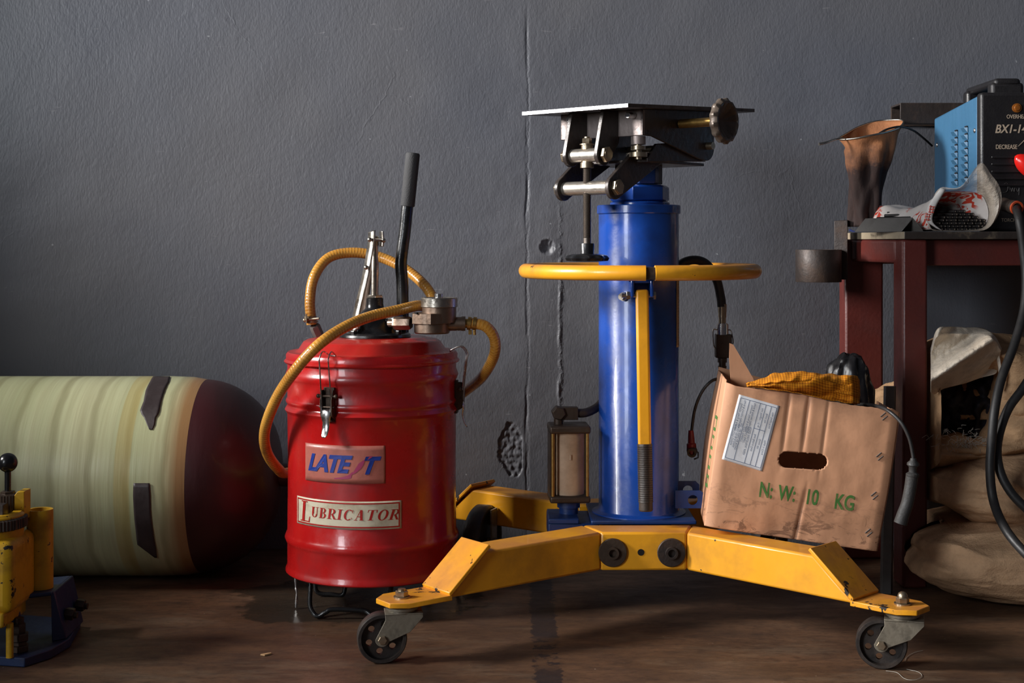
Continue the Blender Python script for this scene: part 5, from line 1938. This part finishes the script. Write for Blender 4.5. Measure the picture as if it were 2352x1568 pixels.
# torch plug
g = G()
A, B = P(2303, 468, yf), P(2338, 478, yf - 0.060)
g.lathe([(0, 0), (0.0115, 0), (0.0125, 0.004), (0.011, 0.030), (0.012, 0.034), (0.0130, 0.052), (0.0115, 0.056), (0, 0.056)], A, B - A, 28)
pl = g.build('torch_plug', RUBBERB, weld, smooth=40)
g = G()
g.lathe([(0.0085, 0.054), (0.0122, 0.054), (0.0130, 0.056), (0.0122, 0.059), (0.0092, 0.059), (0.0085, 0.057)], A, B - A, 28)
g.build('seal_ring', paint('orange_rubber', (0.52, 0.07, 0.02), 0.4, dirt=(0.1, 0.03, 0.02), dirt_amt=0.9, dirt_scale=60), pl)
g = G()
g.tube(crom([B + V((0, 0.01, 0.002)), P(2341, 505, 2.55), P(2350, 570, 2.545), P(2356, 640, 2.54), P(2352, 710, 2.53), P(2330, 790, 2.50), P(2300, 870, 2.47), P(2285, 940, 2.45), P(2278, 1010, 2.44),
             P(2274, 1080, 2.43), P(2282, 1150, 2.42), P(2308, 1212, 2.37), P(2350, 1265, 2.33), P(2420, 1330, 2.28), P(2560, 1440, 2.22)], 8), 0.0078, 16)
o = g.build('welding_cable', RUBBER, None, smooth=60)
tag(o, 'thick black welding cable hanging from the plug of the blue welder past the sacks', 'cable')
g = G()
g.tube(crom([P(2460, 700, 2.52), P(2400, 810, 2.50), P(2352, 888, 2.48), P(2318, 935, 2.47), P(2298, 985, 2.46), P(2290, 1035, 2.45), P(2298, 1085, 2.44), P(2322, 1130, 2.43), P(2360, 1170, 2.42), P(2450, 1250, 2.40)], 8), 0.0078, 16)
o = g.build('welding_cable', RUBBER, None, smooth=60)
tag(o, 'second black cable at the right edge, curving close beside the one from the welder plug', 'cable')

# ================================================================= electrode packet
pk = thing('electrode_packet', 'torn red and white paper packet of welding rods on the table edge', 'packet', (0.80, 2.68, TZ))
mouth = [(2142, 526), (2136, 500), (2147, 468), (2166, 440), (2200, 438), (2236, 438), (2262, 450), (2276, 480), (2272, 510), (2255, 524), (2215, 528), (2175, 528)]
def ring_at(k, d, sh_, py_sc=1.0):
    c = V((2210, 500))
    return [P(2210 + sh_ + (x - 2210) * k, 526 + (y - 526) * k * py_sc, d) for x, y in mouth]
secs = [ring_at(0.30, 2.80, -185, 0.8), ring_at(0.55, 2.79, -172, 1.1), ring_at(0.62, 2.765, -153, 1.0), ring_at(0.68, 2.725, -117, 0.78), ring_at(0.72, 2.69, -84, 0.78), ring_at(0.82, 2.65, -47, 0.85), ring_at(0.98, 2.612, -5, 1.0)]
g = G()
ns = len(secs)
dense = []
nm_ = 60
loops = [crom([p for p in s_], 5, closed=True) for s_ in secs]
def fn(u, v):
    n_ = len(loops[0])
    k = min(int(v * (ns - 1)), ns - 2); f = v * (ns - 1) - k
    f = f * f * (3 - 2 * f)
    i = int(round(u * n_)) % n_
    q = lerp(loops[k][i], loops[k + 1][i], f)
    return V((q.x, q.y, max(q.z + 0.003 * nz((u * 9, v * 7, 0)), TZ + 0.0012)))
n_ = len(loops[0])
g.grid(fn, n_, 36, closed_u=True, uv=lambda u, v: (u * 1.6, v * 1.5))
g.add(loops[0], [tuple(range(n_))])
g.build('paper_wrapper', PACK, pk, smooth=60)
# flared film mouth
m0 = ring_at(0.98, 2.614, -5, 1.0)
m1 = [P(x, y, 2.596) for x, y in ((2138, 526), (2128, 498), (2140, 462), (2160, 432), (2205, 428), (2252, 374), (2280, 405), (2300, 445), (2293, 492), (2268, 526), (2215, 531), (2175, 531))]
L0, L1_ = crom(m0, 6, closed=True), crom(m1, 6, closed=True)
g = G()
nn_ = len(L0)
def fn(u, v):
    i = int(round(u * nn_)) % nn_
    q = lerp(L0[i], L1_[i], v) + V((0, -0.01 * math.sin(v * PI) + 0.004 * nz((u * 12, v * 4, 0)), 0.003 * nz((u * 10, v * 3, 4)) * v))
    return V((q.x, q.y, max(q.z, TZ + 0.001)))
g.grid(fn, nn_, 10, closed_u=True)
g.build('film_sleeve', FILM, pk, smooth=60)
# white torn lip with red characters
g = G()
lipa = [P(2150, 524, 2.590), P(2127, 505, 2.590), P(2133, 470, 2.590), P(2160, 432, 2.592)]
lipb = [P(2165, 530, 2.592), P(2142, 508, 2.586), P(2150, 474, 2.586), P(2172, 436, 2.590)]
LA, LB_ = crom(lipa, 6), crom(lipb, 6)
g.grid(lambda u, v: lerp(LA[int(round(v * 18))], LB_[int(round(v * 18))], u) + V((0, -0.002 * math.sin(u * PI), 0)), 4, 18)
lip = g.build('paper_lip', paint('white_glossy_paper', (0.62, 0.60, 0.58), 0.35, dirt=(0.4, 0.3, 0.27), dirt_amt=0.5), pk, solid=0.0004)
g = G()
def bar(x0, y0, x1, y1, w_=2.2):
    a, b = P(x0, y0, 2.5845), P(x1, y1, 2.5845)
    g.tube([a, b], w_ / 2 * 2.6 / F, 6)
for (dx, dy) in ((0, 0), (-9, 17)):
    X, Y = 2140 + dx, 474 + dy
    bar(X - 5, Y, X + 7, Y + 1); bar(X - 6, Y + 6, X + 6, Y + 7); bar(X - 8, Y + 13, X + 5, Y + 14); bar(X - 3, Y - 3, X - 6, Y + 14); bar(X + 3, Y, X, Y + 16)
g.build('printed_characters', paint('print_red', (0.62, 0.06, 0.03), 0.4, bump=0), lip, smooth=0)
# rods
ROD = paint('rod_coating', (0.012, 0.010, 0.010), 0.4, bump=0.3)
CORE = paint('rod_core', (0.42, 0.36, 0.30), 0.4, metal=0.4, bump=0)
rdir = V((-0.55, 0.83, 0)).normalized()
rr_ = 0.0031
g = G()
g.cyl((0, 0, 0), rdir * 0.160, rr_, n=10)
g.mi = 1
g.cyl(-rdir * 0.0006, (0, 0, 0), rr_ * 0.42, n=8)
proto = g.build('welding_rod', [ROD, CORE], None, smooth=50)
tag(proto, 'thin black-coated welding rod among those packed in the red and white packet', 'welding rod', 'welding rods in the torn packet')
spots = []
for row in range(7):
    z = TZ + 0.0042 + row * rr_ * 1.76
    wl = (2162, 2156, 2156, 2160, 2168, 2182, 2195)[row]
    wr = (2258, 2262, 2262, 2258, 2250, 2232, 2215)[row]
    xl, xr = P(wl, 0, 2.61).x, P(wr, 0, 2.61).x
    n_r = int((xr - xl) / (rr_ * 2.45))
    for k in range(n_r + 1):
        spots.append((xl + k * rr_ * 2.45 + (rr_ * 1.2 if row % 2 else 0) + random.uniform(-.0002, .0002), 2.608 + random.uniform(-0.004, 0.004), z + random.uniform(-.0001, .0001)))
for i, s_ in enumerate(spots):
    r_ = proto if i == 0 else proto.copy()
    if i: COL.objects.link(r_)
    r_.location = s_

# ================================================================= cloth strainer
sk = thing('cloth_strainer', 'brown stained cloth strainer on a wire ring standing at the back corner of the table', 'strainer', (P(1990, 520, 2.80).x, 2.80, TZ))
rimp = [(1926, 319), (1945, 306), (1970, 292), (2005, 280), (2040, 276), (2074, 277), (2066, 292), (2040, 302), (2000, 311), (1955, 319)]
rim_d = [2.80, 2.83, 2.855, 2.87, 2.865, 2.84, 2.80, 2.775, 2.76, 2.77]
rim = crom([P(x, y, d) for (x, y), d in zip(rimp, rim_d)], 8, closed=True)
nr = len(rim)
secs2 = [(0.0, 1955, 2012, 520), (0.25, 1957, 2020, 470), (0.5, 1950, 2032, 400), (0.75, 1940, 2050, 345)]
bc = [P((a + b) / 2, y, 2.80) for _, a, b, y in secs2]
bw = [(b - a) / 2 * 2.8 / F for _, a, b, y in secs2]
cen = sum(rim, V()) / nr
def sock_pt(i, v):
    if v > 0.999: return rim[i]
    a = 2 * PI * i / nr
    # direction matching rim order
    dr = (rim[i] - cen); dr.z = 0
    dn = dr.normalized()
    k = v * 4
    j = min(int(k), 3); f = k - j
    def q(jj):
        if jj == 4: return rim[i]
        return bc[jj] + V((dn.x * bw[jj], dn.y * bw[jj] * 0.75, 0))
    p = lerp(q(j), q(j + 1), f)
    fold = 0.0045 * math.sin(dn.x * 6 + v * 5 + dn.y * 4) + 0.008 * nz((dn.x * 2, dn.y * 2, v * 4))
    return p + dn * fold * (1 - v ** 4)
g = G()
g.grid(lambda u, v: sock_pt(int(round(u * nr)) % nr, v), nr, 40, closed_u=True)
for i in range(len(g.v)):
    g.v[i].z = max(g.v[i].z, TZ + 0.0008)
bot = [g.v[i].copy() for i in range(nr)]
g.add(bot, [tuple(range(nr))])
g.build('cloth_cone', SOCK, sk, smooth=60, solid=0.0012)
g = G()
g.tube(rim, 0.0019, 10, closed=True)
g.tube(crom([P(1935, 317, 2.775), P(1918, 320, 2.77), P(1898, 327, 2.76), P(1881, 331, 2.755)], 5), lambda t: 0.0016 + 0.0014 * t, 10)
g.build('wire_ring', STEEL, sk, smooth=60)
g = G()
g.tube(crom([P(2020, 306, 2.79), P(2040, 296, 2.79), P(2070, 291, 2.80), P(2098, 300, 2.84), P(2122, 318, 2.88), P(2141, 335, 2.897)], 8), 0.0022, 10)
o = g.build('wire', BLACKP, None, smooth=60)
tag(o, 'thin black wire arching from the strainer to the side of the blue welder', 'wire')
g = G()
g.tube(crom([P(1952, 528, 2.74), P(1965, 533, 2.72), P(1985, 534, 2.70), P(2005, 533, 2.68), P(2030, 534, 2.67)], 6), 0.0017, 8)
for p in g.v: p.z += 0
g.v = [V((p.x, p.y, p.z - P(1985, 534, 2.70).z + TZ + 0.0030)) if False else V((p.x, p.y, max(p.z, TZ + 0.0002))) for p in g.v]
o = g.build('cord', ROPEB, None)
tag(o, 'short dark blue cord lying on the table beside the strainer', 'cord')

# ================================================================= sacks under the table
def sack(name, c, r, e, seed, mat, label, amp=0.02, parent=None, fold=0.010, minz=0.001, sag=0.0, xmin=-9, legy=None):
    g = G()
    def sp(x, p): return math.copysign(abs(x) ** p, x)
    def fn(u, v):
        a = u * 2 * PI; b = (v - 0.5) * PI
        x = sp(math.cos(b), e) * sp(math.cos(a), e); y = sp(math.cos(b), e) * sp(math.sin(a), e); z = sp(math.sin(b), 0.9)
        n1 = nz((x * 1.7 + seed, y * 1.7, z * 2.2)); n2 = noise.fractal(V((x * 3 + seed, y * 3, z * 4)), 1.2, 2.0, 3)
        ridge = 1 - abs(nz((x * 3.0 + z * 1.6 + seed, y * 2.0, z * 2.0 - x * 2.2)))
        k = 1 + amp * 4 * n1 + amp * 1.2 * n2
        p = V((c[0] + r[0] * x * k, c[1] + r[1] * y * k, c[2] + r[2] * z * (k + sag * (x * x)) + fold * (ridge ** 4)))
        p.y -= fold * 1.3 * (ridge ** 5)
        if p.z < minz: p.z = minz + (p.z - minz) * 0.02
        p.z = max(p.z, 0.0008)
        p.x = max(p.x, xmin + 0.004 * nz((p.y * 20, p.z * 20, 3)) + 0.003)
        if legy and p.x < 0.785: p.y = min(p.y, legy)
        return p
    g.grid(fn, 150, 100, closed_u=True)
    o = g.build(name, mat, parent, smooth=70)
    if label: tag(o, label, 'sack')
    return o
sack('burlap_sack', (1.10, 2.605, 0.064), (0.392, 0.215, 0.072), 0.48, 3.0, BURLAP2, 'brown burlap sack at the bottom of the pile, bulging over the floor', 0.016, fold=0.006, legy=2.592)
sack('burlap_sack', (1.13, 2.665, 0.182), (0.370, 0.195, 0.070), 0.50, 11.0, BURLAP2, 'middle brown burlap sack with frayed edge, lying on the bottom one', 0.016, fold=0.006, minz=0.10, xmin=0.764)

osk = thing('open_sack', 'torn open burlap sack with white lining and dark rags inside, topmost of the pile', 'sack', (1.05, 2.66, 0.33))
inner = [(2095, 1000), (2150, 1010), (2195, 1000), (2240, 1010), (2268, 996), (2290, 955), (2293, 900), (2288, 850), (2240, 852), (2190, 872), (2150, 890), (2095, 915)]
outer = [(2030, 1075), (2140, 1092), (2230, 1088), (2330, 1070), (2470, 1030), (2530, 950), (2500, 850), (2400, 790), (2300, 768), (2220, 765), (2120, 790), (2035, 860)]
I_ = crom([V((x, y, 0)) for x, y in inner], 8, closed=True)
O_ = crom([V((x, y, 0)) for x, y in outer], 8, closed=True)
no = len(I_)
def fn(u, v):
    i = int(round(u * no)) % no
    a, b = I_[i], O_[i]
    if v < 0.16:      # lip folded inwards
        f = v / 0.16
        q = lerp(a, b, -0.10 + 0.10 * f)
        d = 2.70 - 0.115 * f ** 0.6
    else:
        f = (v - 0.16) / 0.84
        q = lerp(a, b, min(1.0, f * 1.35) if f < 0.74 else 1.0 + (f - 0.74) * 0.12)
        prof = math.sin(min(1, f / 0.55) * PI / 2)
        d = 2.585 - 0.035 * math.sin(min(1, f * 1.6) * PI) + 0.30 * max(0, f - 0.42) ** 1.3
    d += 0.012 * nz((q.x * 0.012, q.y * 0.020, 5)) + 0.005 * nz((q.x * 0.05, q.y * 0.06, 1)) + 0.007 * (1 - abs(nz((q.x * 0.008, q.y * 0.045, 9)))) ** 6
    d = max(d, 2.50)
    q.x = max(q.x, 0.766 * F / d + 1176 + 4)
    return P(q.x + 3 * nz((q.x * .05, q.y * .05, 7)), q.y + 4 * nz((q.x * .04, q.y * .06, 17)), d)
g = G()
g.grid(fn, no, 60, closed_u=True)
g.build('sack_body', BURLAP, osk, smooth=70)
# dark rags inside
g = G()
def fn(u, v):
    px, py = lerp(2132, 2310, u), lerp(830, 1030, v)
    d = 2.665 + 0.05 * nz((u * 3, v * 3, 2)) + 0.018 * nz((u * 9, v * 9, 4)) + 0.010 * (1 - abs(nz((u * 6 + v * 3, v * 5, 6)))) ** 3
    return P(px, py, d)
g.grid(fn, 70, 60)
g.build('rags', DARKCL, osk, smooth=70)
# white lining flap folded over the top
wt = [(2138, 800), (2152, 757), (2176, 750), (2215, 752), (2258, 754), (2285, 772), (2300, 800)]
wb = [(2138, 900), (2146, 905), (2168, 892), (2215, 880), (2250, 868), (2285, 858), (2292, 845)]
g = G()
T_ = crom([V((x, y, 0)) for x, y in wt], 12); Bm = crom([V((x, y, 0)) for x, y in wb], 12)
nt = len(T_) - 1
def fn(u, v):
    k = u * nt; i = min(int(k), nt - 1); f = k - i
    a, b = lerp(T_[i], T_[i + 1], f), lerp(Bm[i], Bm[i + 1], f)
    q = lerp(a, b, v)
    # diagonal folds running down to the left
    s = (q.x - 2128) * 0.62 + (q.y - 760) * 1.0
    d = 2.530 - 0.040 * math.sin(s * 0.055 + 1.2) - 0.010 * math.sin(s * 0.115 + q.x * 0.012) + 0.020 * (v ** 2) + 0.006 * nz((q.x * .03, q.y * .03, 3)) + 0.0018 * nz((q.x * .12, q.y * .12, 3))
    d += 0.05 * max(0, 0.12 - v) / 0.12
    return P(q.x, q.y, d)
g.grid(fn, 110, 60)
g.build('white_lining', WHITESACK, osk, smooth=70, solid=0.001)
g = G()
fl_ = crom([V((2283, 775, 0)), V((2296, 820, 0)), V((2298, 860, 0)), V((2289, 900, 0))], 8)
g.grid(lambda u, v: P(lerp(fl_[min(int(v * 24), 23)].x, fl_[min(int(v * 24), 23)].x - 12 * (1 - v), u), fl_[min(int(v * 24), 23)].y, 2.545 + 0.01 * u), 3, 24)
g.build('white_lining', WHITESACK, osk, smooth=70, solid=0.001)
# second grey sack far right behind, and brown sack seen between table legs
# frayed fibres
g = G()
for k in range(120):
    px = random.gauss(2215, 32); py = 1012 + random.gauss(0, 12) + (px - 2215) * 0.05
    if not 2130 < px < 2300: continue
    a = P(px, py, 2.560)
    L = random.uniform(0.008, 0.022)
    dr = V((random.uniform(-1, 1), -0.6, random.uniform(-0.5, 1))).normalized()
    b = a + dr * L * 0.5 + V((0, 0, random.uniform(-.003, .003))); c = b + V((random.uniform(-1, 1), -0.1, random.uniform(-1, 0.6))).normalized() * L * 0.5
    g.tube(crom([a, b, c], 3), 0.00035, 4)
o = g.build('frayed_threads', THREAD, osk); o['kind'] = 'stuff'
sack('burlap_sack', (0.905, 2.755, 0.300), (0.225, 0.078, 0.080), 0.75, 21.0, BURLAP, 'brown sack behind the open one, peeping out between the table legs', 0.02, fold=0.006, minz=0.30)
sack('burlap_sack', (1.52, 2.79, 0.40), (0.40, 0.10, 0.150), 0.62, 31.0, BURLAP2, 'grey-brown sack rising at the far right edge behind the open sack', 0.02, fold=0.006, minz=0.30)

# ================================================================= yellow/blue machine at lower left
mc = thing('hydraulic_machine', 'old yellow hydraulic pump unit on a blue base with a black ball-knob lever', 'machine', P(30, 1500, 2.16) * V((1, 1, 0)) if False else V((-0.80, 2.18, 0)))
MD = 2.16
def mp_(px, py, d=MD): return P(px, py, d)
g = G()
# base plate outline on the floor
bp = [(-0.95, 2.16), (-0.725, 2.115), (-0.700, 2.16), (-0.690, 2.22), (-0.708, 2.335), (-0.80, 2.36), (-0.95, 2.36)]
g.prism(bp, (0, 0, 0.0005), (1, 0, 0), (0, 1, 0), (0, 0, 0.014))
g.build('base_plate', BLUE3, mc, bevel=0.0015)
g = G()
# raised channel on the right
A = [(-0.752, 2.17), (-0.700, 2.20), (-0.706, 2.325), (-0.760, 2.30)]
zt_ = 0.092
A2 = [(-0.756, 2.175), (-0.712, 2.20), (-0.716, 2.310), (-0.762, 2.29)]
g.hexa([(x, y, zt_ - 0.006) for x, y in A2] + [(x, y, zt_) for x, y in A2])
g.hexa([(-0.712, 2.20, 0.0145), (-0.694, 2.215, 0.0145), (-0.698, 2.318, 0.0145), (-0.716, 2.31, 0.0145), (-0.7135, 2.20, zt_), (-0.7095, 2.205, zt_), (-0.713, 2.312, zt_), (-0.717, 2.31, zt_)])
g.hexa([(-0.765, 2.165, 0.0145), (-0.735, 2.150, 0.0145), (-0.737, 2.16, 0.0145), (-0.765, 2.172, 0.0145), (-0.768, 2.175, zt_), (-0.757, 2.172, zt_), (-0.757, 2.18, zt_), (-0.768, 2.18, zt_)])
g.build('base_bracket', BLUE3, mc, bevel=0.002)
g = G()
for y in (2.235, 2.29):
    g = G()
    g.hexn((-0.7015, y, 0.050), (-0.688, y, 0.048), 0.010); g.cyl((-0.700, y, 0.048), (-0.683, y, 0.047), 0.005)
    g.build('base_bolt', DKBRZ, mc)
# handle socket tube
g = G()
sx = mp_(92, 1270, 2.225).x
g.lathe([(0.0155, 0.215), (0.0195, 0.2155), (0.0200, 0.214), (0.0200, 0.0925), (0.0155, 0.0925), (0.0150, 0.2), (0.0155, 0.215)], (sx, 2.225, 0), Zv, 36)
g.build('socket_tube', YEL2, mc, smooth=40)
# cast body
g = G()
bx0, bx1 = -0.90, mp_(82, 1300, 2.21).x
g.box((bx0, 2.105, mp_(0, 1408, 2.12).z), (bx1, 2.215, mp_(0, 1240, 2.12).z))
g.build('body_casting', YEL2, mc, bevel=0.014, seg=4)
g = G()
rc = V((-0.795, 2.165, 0))
zr = mp_(0, 1222, 2.14).z
g.lathe([(0.020, zr - 0.02), (0.048, zr - 0.02), (0.050, zr), (0.050, zr + 0.022), (0.046, zr + 0.026), (0.034, zr + 0.026), (0.032, zr + 0.012), (0.020, zr + 0.010)], rc, Zv, 56)
g.build('ring_collar', YEL2, mc, smooth=40)
g = G()
g.lathe([(0.0500, zr + 0.002), (0.0545, zr + 0.004), (0.0545, zr + 0.018), (0.0500, zr + 0.020)], rc, Zv, 192, rfun=lambda t, h: 1 + 0.012 * (1 if math.sin(64 * t) > 0 else -1))
g.build('ribbed_band', RUBBERB, mc, smooth=20)
# black post, valve with ball knob and yellow lug
g = G()
q = mp_(4, 1160, 2.15)
g.box((q.x - 0.012, 2.14, zr + 0.0), (q.x + 0.0055, 2.16, q.z + 0.002))
g.build('square_post', BLACKM, mc, bevel=0.001)
kx = mp_(18, 1062, 2.19)
g = G()
g.lathe([(0, 0), (0.017, 0)] + [(0.0170 + (0.0007 if i % 2 else 0), 0.0) for i in range(0)] + [(0.017, 0.030), (0.012, 0.032), (0, 0.032)], (kx.x, 2.19, mp_(0, 1180, 2.19).z), Zv, 48, rfun=lambda t, h: 1 + 0.03 * math.cos(24 * t))
g.hexn((kx.x, 2.19, mp_(0, 1137, 2.19).z), (kx.x, 2.19, mp_(0, 1127, 2.19).z), 0.011)
vl = g.build('valve_body', DKBRZ, mc)
g = G()
g.cyl((kx.x, 2.19, mp_(0, 1130, 2.19).z), (kx.x, 2.19, kx.z), 0.0048)
g.sphere(kx, 0.0148, 24)
g.build('ball_knob', BLACKP, vl, smooth=60)
g = G()
a = mp_(30, 1180, 2.18)
g.prism([(0, -0.01), (0.0165, -0.01), (0.0165, 0.034), (0.006, 0.034), (0.0, 0.026)], a, (1, 0.1, 0), (0, 0, 1), (0, 0.03, 0))
g.build('lug', YEL2, mc, bevel=0.001)
# lower flange, rod and nuts under the body
g = G()
zfl = mp_(0, 1440, 2.11).z
g.box((-0.87, 2.10, zfl), (mp_(56, 1420, 2.19).x, 2.20, zfl + 0.022))
g.build('lower_flange', YEL2, mc, bevel=0.004)
g = G()
rx = mp_(18, 1470, 2.11).x
g.cyl((rx, 2.118, 0.0145), (rx, 2.118, zfl + 0.004), 0.0054)
g.build('guide_rod', YEL2, mc)
g = G()
nxx = mp_(44, 1460, 2.15).x
zc = 0.0145
for (r_, h_) in ((0.0150, 0.010), (0.0125, 0.006), (0.0150, 0.012), (0.0105, 0.014)):
    g.hexn((nxx, 2.15, zc), (nxx, 2.15, zc + h_), r_, 0.3); zc += h_
g.cyl((nxx, 2.15, zc - 0.002), (nxx, 2.15, zfl + 0.004), 0.007)
g.build('lock_nut', DKBRZ, mc)

# ================================================================= small litter on the floor
g = G()
q = P(611, 1503, 2.18); q.z = 0.0006
g.prism([(-0.008, -0.003), (-0.001, -0.006), (0.008, 0.003), (0.006, 0.006), (-0.003, 0.001)], q, (1, 0, 0), (0, 1, 0), (0, 0, 0.002))
o = g.build('wood_chip', CHIPW, None)
tag(o, 'tiny pale wood chip on the bare floor at lower left', 'wood chip')
def fl2(px, py):
    d = CAMZ * F / (py - HOR)
    return V(((px - 1176) * d / F, d, 0.0012))
g = G()
g.tube(crom([fl2(2035, 1542), fl2(2060, 1546), fl2(2078, 1560), fl2(2100, 1563), fl2(2117, 1555), fl2(2110, 1545), fl2(2082, 1538)], 8), 0.00035, 5)
g.tube(crom([fl2(2078, 1521), fl2(2083, 1510), fl2(2100, 1500), fl2(2120, 1495)], 6), 0.00035, 5)
o = g.build('thread_scrap', THREAD, None)
tag(o, 'thin pale thread curled on the floor beside the right caster of the jack', 'thread')
